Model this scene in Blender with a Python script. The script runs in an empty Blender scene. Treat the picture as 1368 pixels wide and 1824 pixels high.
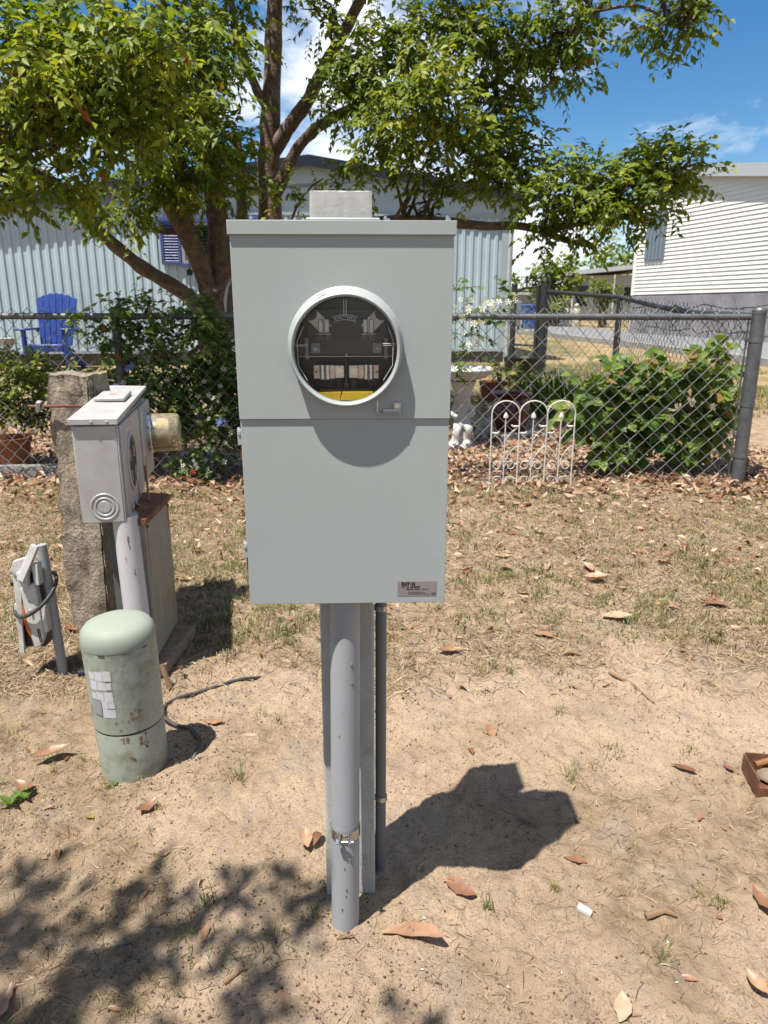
import bpy, bmesh, math, random
import numpy as np
from mathutils import Vector, Matrix, Euler

R = math.radians
random.seed(7)
rng = np.random.default_rng(11)
scene = bpy.context.scene
col = scene.collection

# ------------------------------------------------------------------ camera, sky, sun, exposure
CAM_H, FPX, PITCH = 1.33, 1290.0, R(15.7)
cam_d = bpy.data.cameras.new('camera')
cam = bpy.data.objects.new('camera', cam_d)
col.objects.link(cam)
cam.location = (0, 0, CAM_H)
cam.rotation_euler = (R(90) - PITCH, 0, 0)
cam_d.sensor_fit = 'VERTICAL'
cam_d.sensor_height = 36.0
cam_d.lens = FPX / 1824 * 36.0
cam_d.clip_start = 0.02
cam_d.clip_end = 2000
cam_d.dof.use_dof = True
cam_d.dof.focus_distance = 1.27
cam_d.dof.aperture_fstop = 14.0
scene.camera = cam

SUN_TRAVEL = Vector((0.280, 0.273, -1.0)).normalized()
sun_d = bpy.data.lights.new('sun', 'SUN')
sun_d.energy = 5.0
sun_d.angle = R(0.53)
sun_d.color = (1.0, 0.955, 0.88)
sun = bpy.data.objects.new('sun', sun_d)
col.objects.link(sun)
sun.location = (-6, -6, 20)
sun.rotation_euler = SUN_TRAVEL.to_track_quat('-Z', 'Y').to_euler()

world = bpy.data.worlds.new('World')
scene.world = world
world.use_nodes = True
wn, wl = world.node_tree.nodes, world.node_tree.links
wn.clear()
sky = wn.new('ShaderNodeTexSky')
sky.sky_type = 'NISHITA'
sky.sun_disc = False
sky.sun_elevation = R(68.6)
sky.sun_rotation = R(226)
sky.air_density = 1.0
sky.dust_density = 0.2
sky.ozone_density = 3.0
tcw = wn.new('ShaderNodeTexCoord')
mpw = wn.new('ShaderNodeMapping')
mpw.inputs['Rotation'].default_value = (0, 0, R(20))
mpw.inputs['Location'].default_value = (0.35, 0.1, 0.40)
mpw.inputs['Scale'].default_value = (1.6, 1.6, 3.4)
cn = wn.new('ShaderNodeTexNoise')
cn.inputs['Scale'].default_value = 2.1
cn.inputs['Detail'].default_value = 9
cn.inputs['Roughness'].default_value = 0.58
cn.inputs['Distortion'].default_value = 0.35
cr = wn.new('ShaderNodeValToRGB')
cr.color_ramp.elements[0].position = 0.47
cr.color_ramp.elements[1].position = 0.65
cm = wn.new('ShaderNodeMixRGB')
cm.inputs[2].default_value = (9.6, 9.9, 10.4, 1)
bg = wn.new('ShaderNodeBackground')
bg.inputs['Strength'].default_value = 0.062
wo = wn.new('ShaderNodeOutputWorld')
wl.new(tcw.outputs['Generated'], mpw.inputs[0])
wl.new(mpw.outputs[0], cn.inputs['Vector'])
wl.new(cn.outputs[0], cr.inputs[0])
wl.new(cr.outputs[0], cm.inputs[0])
hsv = wn.new('ShaderNodeHueSaturation')
hsv.inputs['Saturation'].default_value = 1.32
wl.new(sky.outputs[0], hsv.inputs['Color'])
wl.new(hsv.outputs[0], cm.inputs[1])
wl.new(cm.outputs[0], bg.inputs[0])
wl.new(bg.outputs[0], wo.inputs[0])

vs = scene.view_settings
vs.view_transform = 'Standard'
vs.look = 'None'
vs.exposure = 1.09
vs.gamma = 1.0
vs.use_curve_mapping = False
scene.cycles.max_bounces = 8
scene.cycles.transparent_max_bounces = 16
scene.cycles.caustics_reflective = False
scene.cycles.caustics_refractive = False
scene.cycles.sample_clamp_indirect = 6.0

# ------------------------------------------------------------------ measuring helpers
_c, _s = math.cos(PITCH), math.sin(PITCH)
def ray(x, y):
    u, v = (x - 684) / FPX, (y - 912) / FPX
    return u, _c - _s * v, -_s - _c * v
def at(x, y, Y):
    d = ray(x, y); t = Y / d[1]
    return Vector((d[0] * t, Y, CAM_H + d[2] * t))
def G(x, y, z=0.0):
    d = ray(x, y); t = (z - CAM_H) / d[2]
    return Vector((d[0] * t, d[1] * t, z))
def to_px(P):
    P = np.asarray(P); Z = P[..., 2] - CAM_H
    zc = P[..., 1] * _c - Z * _s
    yc = -(P[..., 1] * _s + Z * _c)
    zs = np.where(np.abs(zc) < 1e-3, 1e-3, zc)
    return 684 + FPX * P[..., 0] / zs, 912 + FPX * yc / zs, zc

def _hash(ix, iy, seed):
    h = (ix.astype(np.uint32) * np.uint32(374761393) + iy.astype(np.uint32) * np.uint32(668265263) + np.uint32(seed * 974711 + 13))
    h = (h ^ (h >> np.uint32(13))) * np.uint32(1274126177)
    h = h ^ (h >> np.uint32(16))
    return h.astype(np.float64) / 4294967295.0
def vnoise(x, y, seed=0):
    x = np.asarray(x, float); y = np.asarray(y, float)
    ix, iy = np.floor(x), np.floor(y)
    fx, fy = x - ix, y - iy
    fx, fy = fx * fx * (3 - 2 * fx), fy * fy * (3 - 2 * fy)
    ix = ix.astype(np.int64) + 100000; iy = iy.astype(np.int64) + 100000
    a, b = _hash(ix, iy, seed), _hash(ix + 1, iy, seed)
    c2, d = _hash(ix, iy + 1, seed), _hash(ix + 1, iy + 1, seed)
    return (a + (b - a) * fx) * (1 - fy) + (c2 + (d - c2) * fx) * fy
def fbm(x, y, oct=4, seed=0, gain=0.5):
    s, a, n = 0.0, 1.0, 0.0
    for o in range(oct):
        s = s + a * vnoise(x * 2 ** o, y * 2 ** o, seed + o * 17); n += a; a *= gain
    return s / n
def sstep(a, b, x):
    t = np.clip((np.asarray(x, float) - a) / (b - a), 0, 1)
    return t * t * (3 - 2 * t)

def base_h(X, Y):
    return 0.35 * sstep(6.3, 13.0, Y) + 0.012 * np.maximum(0, np.asarray(Y, float) - 13.0) * (np.asarray(Y) < 90) + (np.asarray(Y) >= 90) * 0.92
def gh(X, Y):
    X = np.asarray(X, float); Y = np.asarray(Y, float)
    near = 1 - sstep(8, 12, Y)
    h = base_h(X, Y)
    h = h + near * (0.045 * (fbm(X * 1.1 + 3, Y * 1.1, 3, 5) - 0.5))
    h = h + (1 - sstep(3.5, 6, Y)) * (0.036 * (fbm(X * 7, Y * 7, 3, 9) - 0.5) + 0.027 * (fbm(X * 30, Y * 30, 3, 21, 0.6) - 0.5))
    # footprints and scuffs: shallow dents
    h = h - (1 - sstep(3, 5, Y)) * 0.012 * sstep(0.66, 0.8, fbm(X * 4.5 + 9, Y * 4.5 - 4, 2, 33))
    d = np.hypot(X + 0.07, Y - 1.36)
    h = h + 0.012 * np.exp(-(d / 0.2) ** 2)
    return h
def gz(X, Y):
    return float(gh(np.array([X]), np.array([Y]))[0])
def litter(X, Y):
    """0 bare sand, 1 thatch and leaf litter"""
    X = np.asarray(X, float); Y = np.asarray(Y, float)
    n = fbm(X * 1.3 + 40, Y * 1.3 + 7, 4, 3)
    n2 = fbm(X * 5 + 4, Y * 5 + 17, 3, 8)
    l = sstep(1.9, 3.1, Y) * 0.62 + sstep(0.75, 1.35, X) * sstep(1.2, 2.2, Y) * 0.35
    l = l + sstep(-0.75, -1.05, X) * sstep(1.5, 2.0, Y) * 0.6 + 0.25 * sstep(-0.2, -0.7, X) * sstep(1.6, 1.1, Y)
    l = l + 0.14 + (n - 0.5) * 1.9 + (n2 - 0.5) * 1.1
    l = np.where(Y > 4.6, l + sstep(4.6, 5.4, Y) * 0.8, l)
    return np.clip(l, 0, 1)

# ------------------------------------------------------------------ object helpers
def tag(o, label=None, cat=None, group=None, kind=None):
    if label: o['label'] = label
    if cat: o['category'] = cat
    if group: o['group'] = group
    if kind: o['kind'] = kind
    return o
def empty(name, loc=(0, 0, 0), rz=0.0, label=None, cat=None, group=None, rot=None):
    o = bpy.data.objects.new(name, None)
    col.objects.link(o)
    o.empty_display_size = 0.1
    o.location = loc
    o.rotation_euler = rot if rot else (0, 0, rz)
    return tag(o, label, cat, group)
def link(name, me, parent=None):
    o = bpy.data.objects.new(name, me)
    col.objects.link(o)
    if parent is not None: o.parent = parent
    return o

class MB:
    def __init__(self): self.v = []; self.f = []
    def add(self, vs_, fs):
        n = len(self.v)
        self.v += [tuple(p) for p in vs_]
        self.f += [tuple(i + n for i in f) for f in fs]
        return self
    def box(self, c, s, rot=None):
        x, y, z = s[0] / 2, s[1] / 2, s[2] / 2
        p = [Vector((a * x, b * y, d * z)) for a in (-1, 1) for b in (-1, 1) for d in (-1, 1)]
        if rot is not None:
            m = Euler(rot).to_matrix(); p = [m @ q for q in p]
        p = [q + Vector(c) for q in p]
        return self.add(p, [(0, 1, 3, 2), (4, 6, 7, 5), (0, 4, 5, 1), (2, 3, 7, 6), (0, 2, 6, 4), (1, 5, 7, 3)])
    def b2(self, a, b):
        return self.box([(a[i] + b[i]) / 2 for i in range(3)], [abs(b[i] - a[i]) for i in range(3)])
    def tube(self, pts, rad, n=8, cap=True, flat=None):
        pts = [Vector(p) for p in pts]
        if not hasattr(rad, '__len__'): rad = [rad] * len(pts)
        rings = []; prev = None
        for i, p in enumerate(pts):
            t = (pts[min(i + 1, len(pts) - 1)] - pts[max(i - 1, 0)])
            if t.length < 1e-9: t = Vector((0, 0, 1))
            t.normalize()
            if prev is None:
                a = Vector((0, 0, 1)) if abs(t.z) < 0.9 else Vector((1, 0, 0))
                u = t.cross(a).normalized()
            else:
                u = (prev - t * prev.dot(t))
                u = u.normalized() if u.length > 1e-6 else t.orthogonal().normalized()
            prev = u; w = t.cross(u)
            fl = flat if flat else 1.0
            rings.append([p + (u * math.cos(2 * math.pi * k / n) + w * math.sin(2 * math.pi * k / n) * fl) * rad[i] for k in range(n)])
        vs_ = [q for r in rings for q in r]; fs = []
        for i in range(len(rings) - 1):
            for k in range(n):
                k2 = (k + 1) % n
                fs.append((i * n + k, i * n + k2, (i + 1) * n + k2, (i + 1) * n + k))
        if cap:
            fs.append(tuple(reversed(range(n)))); fs.append(tuple((len(rings) - 1) * n + k for k in range(n)))
        return self.add(vs_, fs)
    def cyl(self, p0, p1, r0, r1=None, n=16, cap=True):
        return self.tube([p0, p1], [r0, r0 if r1 is None else r1], n, cap)
    def lathe(self, prof, n=32, M=None, closed=False):
        vs_ = []; fs = []
        for r, z in prof:
            for k in range(n):
                a = 2 * math.pi * k / n
                q = Vector((r * math.cos(a), r * math.sin(a), z))
                vs_.append(M @ q if M is not None else q)
        m = len(prof)
        for i in range(m if closed else m - 1):
            j = (i + 1) % m
            for k in range(n):
                k2 = (k + 1) % n
                fs.append((i * n + k, i * n + k2, j * n + k2, j * n + k))
        return self.add(vs_, fs)
    def prism(self, outline, d0, d1, axis='y'):
        n = len(outline)
        def P(a, b, d): return (a, d, b) if axis == 'y' else ((d, a, b) if axis == 'x' else (a, b, d))
        vs_ = [P(a, b, d0) for a, b in outline] + [P(a, b, d1) for a, b in outline]
        fs = [tuple(range(n)), tuple(reversed(range(n, 2 * n)))]
        fs += [(i, i + n, (i + 1) % n + n, (i + 1) % n) for i in range(n)]
        return self.add(vs_, fs)
    def ball(self, c, r, n=10, m=7, sc=(1, 1, 1)):
        prof = [(r * math.sin(math.pi * i / m), -r * math.cos(math.pi * i / m)) for i in range(m + 1)]
        prof[0] = (r * 0.02, -r); prof[-1] = (r * 0.02, r)
        M = Matrix.Translation(Vector(c)) @ Matrix.Diagonal((sc[0], sc[1], sc[2], 1))
        return self.lathe(prof, n, M)
    def mesh(self, name, mat, smooth=30):
        me = bpy.data.meshes.new(name)
        me.from_pydata(self.v, [], self.f)
        bm = bmesh.new(); bm.from_mesh(me)
        bmesh.ops.recalc_face_normals(bm, faces=bm.faces)
        bm.to_mesh(me); bm.free()
        if smooth:
            me.polygons.foreach_set('use_smooth', [True] * len(me.polygons))
            me.set_sharp_from_angle(angle=R(smooth))
        if mat is not None: me.materials.append(mat)
        return me
    def build(self, name, mat, parent=None, smooth=30, bevel=0.0, seg=2):
        o = link(name, self.mesh(name, mat, smooth), parent)
        if bevel:
            b = o.modifiers.new('bevel', 'BEVEL'); b.width = bevel; b.segments = seg
            b.limit_method = 'ANGLE'; b.angle_limit = R(40); b.harden_normals = False
        return o

def np_mesh(name, V, F, mat, rnd=None, smooth=False):
    """V (n,3), F (m,k) equal-sided faces"""
    V = np.ascontiguousarray(V, np.float32); F = np.ascontiguousarray(F, np.int32)
    m, k = F.shape
    me = bpy.data.meshes.new(name)
    me.vertices.add(len(V)); me.vertices.foreach_set('co', V.ravel())
    me.loops.add(m * k); me.loops.foreach_set('vertex_index', F.ravel())
    me.polygons.add(m)
    me.polygons.foreach_set('loop_start', np.arange(0, m * k, k, dtype=np.int32))
    if smooth: me.polygons.foreach_set('use_smooth', np.ones(m, bool))
    me.update(calc_edges=True)
    if rnd is not None:
        a = me.attributes.new('rnd', 'FLOAT', 'FACE')
        a.data.foreach_set('value', np.ascontiguousarray(rnd, np.float32))
    if mat is not None: me.materials.append(mat)
    return me

# ------------------------------------------------------------------ materials
def srgb(r, g, b):
    f = lambda c: c / 12.92 if c <= 0.04045 else ((c + 0.055) / 1.055) ** 2.4
    return (f(r / 255), f(g / 255), f(b / 255), 1)
def newmat(name):
    m = bpy.data.materials.new(name); m.use_nodes = True
    nt = m.node_tree; nt.nodes.clear()
    out = nt.nodes.new('ShaderNodeOutputMaterial')
    p = nt.nodes.new('ShaderNodeBsdfPrincipled')
    nt.links.new(p.outputs[0], out.inputs[0])
    return m, nt, p, out
def N(nt, kind, **kw):
    n = nt.nodes.new(kind)
    for k, v in kw.items():
        if hasattr(n, k): setattr(n, k, v)
        else: n.inputs[k.replace('_', ' ')].default_value = v
    return n
def ramp(nt, stops):
    r = nt.nodes.new('ShaderNodeValToRGB')
    e = r.color_ramp.elements
    while len(e) < len(stops): e.new(0.5)
    for i, (p, c) in enumerate(stops):
        e[i].position = p
        e[i].color = c if len(c) == 4 else (c[0], c[1], c[2], 1)
    return r
def noise(nt, vec, scale, detail=5, rough=0.6, dist=0.0):
    n = nt.nodes.new('ShaderNodeTexNoise')
    n.inputs['Scale'].default_value = scale; n.inputs['Detail'].default_value = detail
    n.inputs['Roughness'].default_value = rough; n.inputs['Distortion'].default_value = dist
    nt.links.new(vec, n.inputs['Vector'])
    return n
def mixc(nt, fac, a, b, mode='MIX'):
    m = nt.nodes.new('ShaderNodeMixRGB'); m.blend_type = mode
    for i, x in ((0, fac), (1, a), (2, b)):
        if hasattr(x, 'links') or hasattr(x, 'is_linked'): nt.links.new(x, m.inputs[i])
        else: m.inputs[i].default_value = x
    return m.outputs[0]
def bump(nt, p, h, strength=0.3, dist=0.002):
    b = nt.nodes.new('ShaderNodeBump')
    b.inputs['Strength'].default_value = strength; b.inputs['Distance'].default_value = dist
    nt.links.new(h, b.inputs['Height']); nt.links.new(b.outputs[0], p.inputs['Normal'])
ALB = 0.65
def simple(name, c, rough=0.5, metal=0.0, var=0.12, vscale=8.0, bscale=0, bstr=0.2, bdist=0.002, dirt=None, dirt_amt=0.4, dirt_scale=6.0, dirt_lo=0.52, spec=0.5):
    """flat paint with mottling, optional dirt colour in blotches, optional fine relief"""
    c = tuple(x * ALB for x in c[:3])
    if dirt is not None: dirt = tuple(x * ALB for x in dirt[:3]) + (1,)
    m, nt, p, out = newmat(name)
    tc = nt.nodes.new('ShaderNodeTexCoord'); ob = tc.outputs['Object']
    n = noise(nt, ob, vscale, 6, 0.6)
    lo = tuple(x * (1 - var) for x in c[:3]) + (1,); hi = tuple(min(1, x * (1 + var)) for x in c[:3]) + (1,)
    r = ramp(nt, [(0.3, lo), (0.7, hi)]); nt.links.new(n.outputs[0], r.inputs[0])
    colr = r.outputs[0]
    if dirt is not None:
        n2 = noise(nt, ob, dirt_scale, 9, 0.7, 0.3)
        r2 = ramp(nt, [(dirt_lo, (0, 0, 0)), (dirt_lo + 0.16, (dirt_amt,) * 3)]); nt.links.new(n2.outputs[0], r2.inputs[0])
        colr = mixc(nt, r2.outputs[0], colr, dirt)
    nt.links.new(colr, p.inputs['Base Color'])
    p.inputs['Roughness'].default_value = rough; p.inputs['Metallic'].default_value = metal
    p.inputs['Specular IOR Level'].default_value = spec
    n3 = noise(nt, ob, vscale * 3, 4)
    rr = ramp(nt, [(0.3, (max(0, rough - 0.08),) * 3), (0.7, (min(1, rough + 0.08),) * 3)])
    nt.links.new(n3.outputs[0], rr.inputs[0]); nt.links.new(rr.outputs[0], p.inputs['Roughness'])
    if bscale:
        nb = noise(nt, ob, bscale, 6, 0.65); bump(nt, p, nb.outputs[0], bstr, bdist)
    return m
def leafmat(name, stops, trans=0.35, rough=0.5, tcol=None, spec=0.25, k=0.82):
    stops = [(p_, tuple(x * k for x in c_)) for p_, c_ in stops]
    m, nt, p, out = newmat(name)
    a = nt.nodes.new('ShaderNodeAttribute'); a.attribute_name = 'rnd'
    r = ramp(nt, stops); nt.links.new(a.outputs['Fac'], r.inputs[0])
    tc = nt.nodes.new('ShaderNodeTexCoord')
    n = noise(nt, tc.outputs['Object'], 25, 3)
    c = mixc(nt, 0.35, r.outputs[0], n.outputs[0], 'OVERLAY')
    nt.links.new(c, p.inputs['Base Color'])
    p.inputs['Roughness'].default_value = rough
    p.inputs['Specular IOR Level'].default_value = spec
    if trans > 0:
        t = nt.nodes.new('ShaderNodeBsdfTranslucent')
        tc2 = mixc(nt, 1.0, c, tcol if tcol else (1.4, 1.35, 0.45, 1), 'MULTIPLY')
        nt.links.new(tc2, t.inputs['Color'])
        mx = nt.nodes.new('ShaderNodeMixShader'); mx.inputs[0].default_value = trans
        nt.links.new(p.outputs[0], mx.inputs[1]); nt.links.new(t.outputs[0], mx.inputs[2])
        nt.links.new(mx.outputs[0], out.inputs[0])
    return m
def glassmat(name, tint=(1, 1, 1), gloss=0.10, rough=0.03, haze=0.0, hcol=(0.8, 0.8, 0.8), refl=0.9):
    m, nt, p, out = newmat(name)
    nt.nodes.remove(p)
    tr = N(nt, 'ShaderNodeBsdfTransparent'); tr.inputs[0].default_value = (*tint, 1)
    gl = N(nt, 'ShaderNodeBsdfGlossy'); gl.inputs['Roughness'].default_value = rough
    lw = N(nt, 'ShaderNodeFresnel'); lw.inputs[0].default_value = 1.5
    ad = nt.nodes.new('ShaderNodeMath'); ad.operation = 'MULTIPLY_ADD'; ad.inputs[1].default_value = refl; ad.inputs[2].default_value = gloss * 0.3
    nt.links.new(lw.outputs[0], ad.inputs[0])
    mx = N(nt, 'ShaderNodeMixShader'); nt.links.new(ad.outputs[0], mx.inputs[0])
    nt.links.new(tr.outputs[0], mx.inputs[1]); nt.links.new(gl.outputs[0], mx.inputs[2])
    last = mx.outputs[0]
    if haze > 0:
        tc = nt.nodes.new('ShaderNodeTexCoord')
        n = noise(nt, tc.outputs['Object'], 30, 6, 0.7)
        r = ramp(nt, [(0.35, (haze * 0.4,) * 3), (0.75, (haze * 1.6,) * 3)]); nt.links.new(n.outputs[0], r.inputs[0])
        df = N(nt, 'ShaderNodeBsdfDiffuse'); df.inputs[0].default_value = (*hcol, 1)
        m2 = N(nt, 'ShaderNodeMixShader'); nt.links.new(r.outputs[0], m2.inputs[0])
        nt.links.new(last, m2.inputs[1]); nt.links.new(df.outputs[0], m2.inputs[2]); last = m2.outputs[0]
    nt.links.new(last, out.inputs[0])
    return m

def ground_material():
    m, nt, p, out = newmat('sandy_soil')
    tc = nt.nodes.new('ShaderNodeTexCoord'); ob = tc.outputs['Object']
    a = nt.nodes.new('ShaderNodeAttribute'); a.attribute_name = 'litter'
    n1 = noise(nt, ob, 2.2, 7, 0.65)
    sand = ramp(nt, [(0.28, (0.235, 0.174, 0.120)), (0.46, (0.335, 0.254, 0.178)), (0.68, (0.41, 0.318, 0.230))])
    nt.links.new(n1.outputs[0], sand.inputs[0])
    n2 = noise(nt, ob, 60, 8, 0.75)
    fine = ramp(nt, [(0.30, (0.28, 0.24, 0.20)), (0.44, (0.92, 0.91, 0.90)), (0.75, (1.12, 1.1, 1.08))]); nt.links.new(n2.outputs[0], fine.inputs[0])
    c = mixc(nt, 0.75, sand.outputs[0], fine.outputs[0], 'MULTIPLY')
    n3 = noise(nt, ob, 14, 8, 0.7)
    thatch = ramp(nt, [(0.30, (0.13, 0.092, 0.058)), (0.48, (0.255, 0.185, 0.118)), (0.68, (0.37, 0.28, 0.185))]); nt.links.new(n3.outputs[0], thatch.inputs[0])
    n6 = noise(nt, ob, 210, 6, 0.7)
    pit = ramp(nt, [(0.32, (0.26, 0.22, 0.18)), (0.45, (0.98, 0.97, 0.96)), (0.70, (1.22, 1.20, 1.16))]); nt.links.new(n6.outputs[0], pit.inputs[0])
    c = mixc(nt, 1.0, c, pit.outputs[0], 'MULTIPLY')
    # litter mask broken up by fine noise
    ad = nt.nodes.new('ShaderNodeMath'); ad.operation = 'MULTIPLY_ADD'; ad.inputs[1].default_value = 1.5
    nt.links.new(a.outputs['Fac'], ad.inputs[0])
    sb = nt.nodes.new('ShaderNodeMath'); sb.operation = 'SUBTRACT'; sb.inputs[1].default_value = 0.78
    nt.links.new(n3.outputs[0], sb.inputs[0]); nt.links.new(sb.outputs[0], ad.inputs[2])
    mr = ramp(nt, [(0.0, (0, 0, 0)), (0.45, (1, 1, 1))]); nt.links.new(ad.outputs[0], mr.inputs[0])
    c = mixc(nt, mr.outputs[0], c, thatch.outputs[0])
    # far lawn: dry straw-coloured turf with green patches
    g = nt.nodes.new('ShaderNodeAttribute'); g.attribute_name = 'lawn'
    n4 = noise(nt, ob, 0.9, 6, 0.6)
    lawn = ramp(nt, [(0.35, (0.095, 0.105, 0.036)), (0.5, (0.235, 0.172, 0.08)), (0.65, (0.31, 0.225, 0.118))]); nt.links.new(n4.outputs[0], lawn.inputs[0])
    lf = mixc(nt, 0.5, lawn.outputs[0], fine.outputs[0], 'MULTIPLY')
    c = mixc(nt, g.outputs['Fac'], c, lf)
    # damp darker patch and grey ash-like blotches with shapes of their own
    n5 = noise(nt, ob, 5.0, 7, 0.65, 0.8)
    gr = ramp(nt, [(0.53, (0, 0, 0)), (0.66, (0.6, 0.6, 0.6))]); nt.links.new(n5.outputs[0], gr.inputs[0])
    c = mixc(nt, gr.outputs[0], c, (0.25, 0.21, 0.175, 1))
    c = mixc(nt, 1.0, c, (0.93, 0.92, 0.91, 1), 'MULTIPLY')
    nt.links.new(c, p.inputs['Base Color'])
    p.inputs['Roughness'].default_value = 0.95
    p.inputs['Specular IOR Level'].default_value = 0.15
    nb = noise(nt, ob, 95, 9, 0.72)
    nb2 = noise(nt, ob, 24, 5, 0.6)
    hh = mixc(nt, 0.45, nb.outputs[0], nb2.outputs[0])
    bump(nt, p, hh, 1.0, 0.020)
    return m

M = {}
M['ground'] = ground_material()
M['asphalt'] = simple('asphalt', (0.215, 0.218, 0.222), 0.9, var=0.18, vscale=3, bscale=120, bstr=0.5)
M['kerb'] = simple('kerb_concrete', (0.34, 0.33, 0.31), 0.85, var=0.2, vscale=3)
M['panel'] = simple('grey_enclosure_paint', (0.43, 0.46, 0.455), 0.45, var=0.04, vscale=3, spec=0.3, bscale=260, bstr=0.05, bdist=0.0006, dirt=(0.36, 0.36, 0.33, 1), dirt_amt=0.22, dirt_scale=7)
M['ring'] = simple('grey_ring_paint', (0.43, 0.475, 0.465), 0.42, var=0.03, vscale=6)
M['galv'] = simple('galvanised_steel', (0.50, 0.53, 0.56), 0.38, 0.75, var=0.2, vscale=30)
M['zinc'] = simple('bright_zinc', (0.70, 0.71, 0.70), 0.22, 0.95, var=0.15, vscale=20)
M['copper'] = simple('tarnished_copper', (0.86, 0.66, 0.58), 0.35, 0.55, var=0.25, vscale=60)
M['bright'] = simple('bright_tinned_steel', (1.0, 0.99, 0.94), 0.25, 0.5, var=0.15, vscale=60)
M['tin'] = simple('tinned_copper', (0.85, 0.79, 0.72), 0.32, 0.5, var=0.2, vscale=40)
M['alum'] = simple('weathered_aluminium', (0.54, 0.525, 0.515), 0.50, 0.15, var=0.12, vscale=9, bscale=160, bstr=0.10, dirt=(0.42, 0.39, 0.37, 1), dirt_amt=0.5, dirt_scale=5)
M['pvc'] = simple('grey_pvc', (0.39, 0.40, 0.42), 0.45, var=0.06, vscale=6, dirt=(0.27, 0.23, 0.19, 1), dirt_amt=0.5, dirt_scale=22, dirt_lo=0.58)
M['pvc_dark'] = simple('dark_grey_pvc', (0.20, 0.20, 0.215), 0.5, var=0.06, vscale=6)
M['black'] = simple('black_plastic', (0.012, 0.012, 0.013), 0.4, var=0.3, vscale=10)
M['socket'] = simple('dark_socket_plastic', (0.045, 0.045, 0.05), 0.5, var=0.2, vscale=12)
M['rubber'] = simple('black_cable_jacket', (0.035, 0.034, 0.034), 0.55, var=0.3, vscale=20, dirt=(0.22, 0.18, 0.14, 1), dirt_amt=0.5, dirt_scale=30)
M['yellow'] = simple('yellow_foam', (0.72, 0.46, 0.008), 0.6, var=0.12, vscale=20, dirt=(0.35, 0.18, 0.01, 1), dirt_amt=0.5, dirt_scale=18)
M['red'] = simple('red_scuff', (0.6, 0.22, 0.2), 0.6, var=0.2)
M['glass'] = glassmat('clear_cover', (0.95, 0.96, 0.97), 0.0, 0.04, 0.004, (0.75, 0.77, 0.8), 0.38)
M['shield'] = glassmat('clear_shield', (0.93, 0.93, 0.94), 0.0, 0.10, 0.012, (0.7, 0.7, 0.72), 0.25)
M['clear_edge'] = simple('clear_cover_ridge', (0.62, 0.64, 0.64), 0.2, var=0.15, vscale=40)
M['label'] = simple('pinkish_grey_label', (0.305, 0.255, 0.255), 0.5, var=0.06, vscale=30)
M['ink'] = simple('black_ink', (0.012, 0.011, 0.011), 0.6, var=0.1)
M['concrete'] = simple('pale_concrete', (0.55, 0.54, 0.50), 0.9, var=0.10, vscale=12, bscale=60, bstr=0.35, bdist=0.003, dirt=(0.25, 0.235, 0.20, 1), dirt_amt=0.45, dirt_scale=26, dirt_lo=0.56)
M['rough_conc'] = simple('weathered_aggregate_concrete', (0.42, 0.345, 0.26), 0.95, var=0.38, vscale=45, bscale=85, bstr=1.0, bdist=0.02, dirt=(0.10, 0.078, 0.052, 1), dirt_amt=0.85, dirt_scale=11, dirt_lo=0.50)
M['pad_conc'] = simple('grey_garden_concrete', (0.33, 0.32, 0.29), 0.95, var=0.2, vscale=14, bscale=50, bstr=0.5)
M['white_pvc'] = simple('white_painted_post', (0.60, 0.585, 0.60), 0.5, var=0.05, vscale=10, dirt=(0.30, 0.22, 0.17, 1), dirt_amt=0.5, dirt_scale=11, dirt_lo=0.60)
M['brownmark'] = simple('brown_scrape', (0.16, 0.05, 0.03), 0.8, var=0.2)
M['rust'] = simple('rusted_steel', (0.17, 0.062, 0.028), 0.85, var=0.45, vscale=16, bscale=90, bstr=0.5, dirt=(0.30, 0.16, 0.07, 1), dirt_amt=0.6, dirt_scale=10)
M['mossrust'] = simple('rust_stain', (0.30, 0.135, 0.04), 0.8, var=0.3, vscale=20)
M['cabinet'] = simple('old_grey_cabinet_paint', (0.275, 0.262, 0.215), 0.6, var=0.12, vscale=7, dirt=(0.24, 0.155, 0.055, 1), dirt_amt=0.8, dirt_scale=5, dirt_lo=0.53)
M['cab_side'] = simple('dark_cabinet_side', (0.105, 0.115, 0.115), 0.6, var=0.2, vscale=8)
M['wood'] = simple('grey_weathered_wood', (0.24, 0.175, 0.12), 0.9, var=0.35, vscale=16, bscale=40, bstr=0.6, dirt=(0.10, 0.085, 0.06, 1), dirt_amt=0.7, dirt_scale=12)
M['greenped'] = simple('pale_green_pedestal_plastic', (0.385, 0.415, 0.345), 0.55, var=0.05, vscale=6, bscale=180, bstr=0.12, dirt=(0.215, 0.215, 0.155, 1), dirt_amt=0.8, dirt_scale=17, dirt_lo=0.47)
M['greentop'] = simple('clean_green_plastic', (0.325, 0.362, 0.30), 0.65, spec=0.3, var=0.04, vscale=6, dirt=(0.22, 0.24, 0.17, 1), dirt_amt=0.5, dirt_scale=30, dirt_lo=0.60)
M['sticker'] = simple('cracked_white_sticker', (0.66, 0.66, 0.68), 0.5, var=0.06, vscale=40)
M['silver'] = simple('silver_sticker_back', (0.42, 0.44, 0.50), 0.35, 0.3, var=0.1)
M['mudspot'] = simple('dried_mud', (0.25, 0.155, 0.09), 0.95, var=0.35, vscale=60, bscale=150, bstr=0.7)
M['greyplas'] = simple('sunbleached_grey_plastic', (0.66, 0.65, 0.62), 0.6, var=0.10, vscale=14, dirt=(0.22, 0.20, 0.17, 1), dirt_amt=0.55, dirt_scale=13)
M['orange'] = simple('orange_cable', (0.55, 0.13, 0.02), 0.5, var=0.15)
M['amber'] = simple('yellowed_clear_plastic', (0.62, 0.56, 0.40), 0.25, var=0.12, vscale=8)
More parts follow.
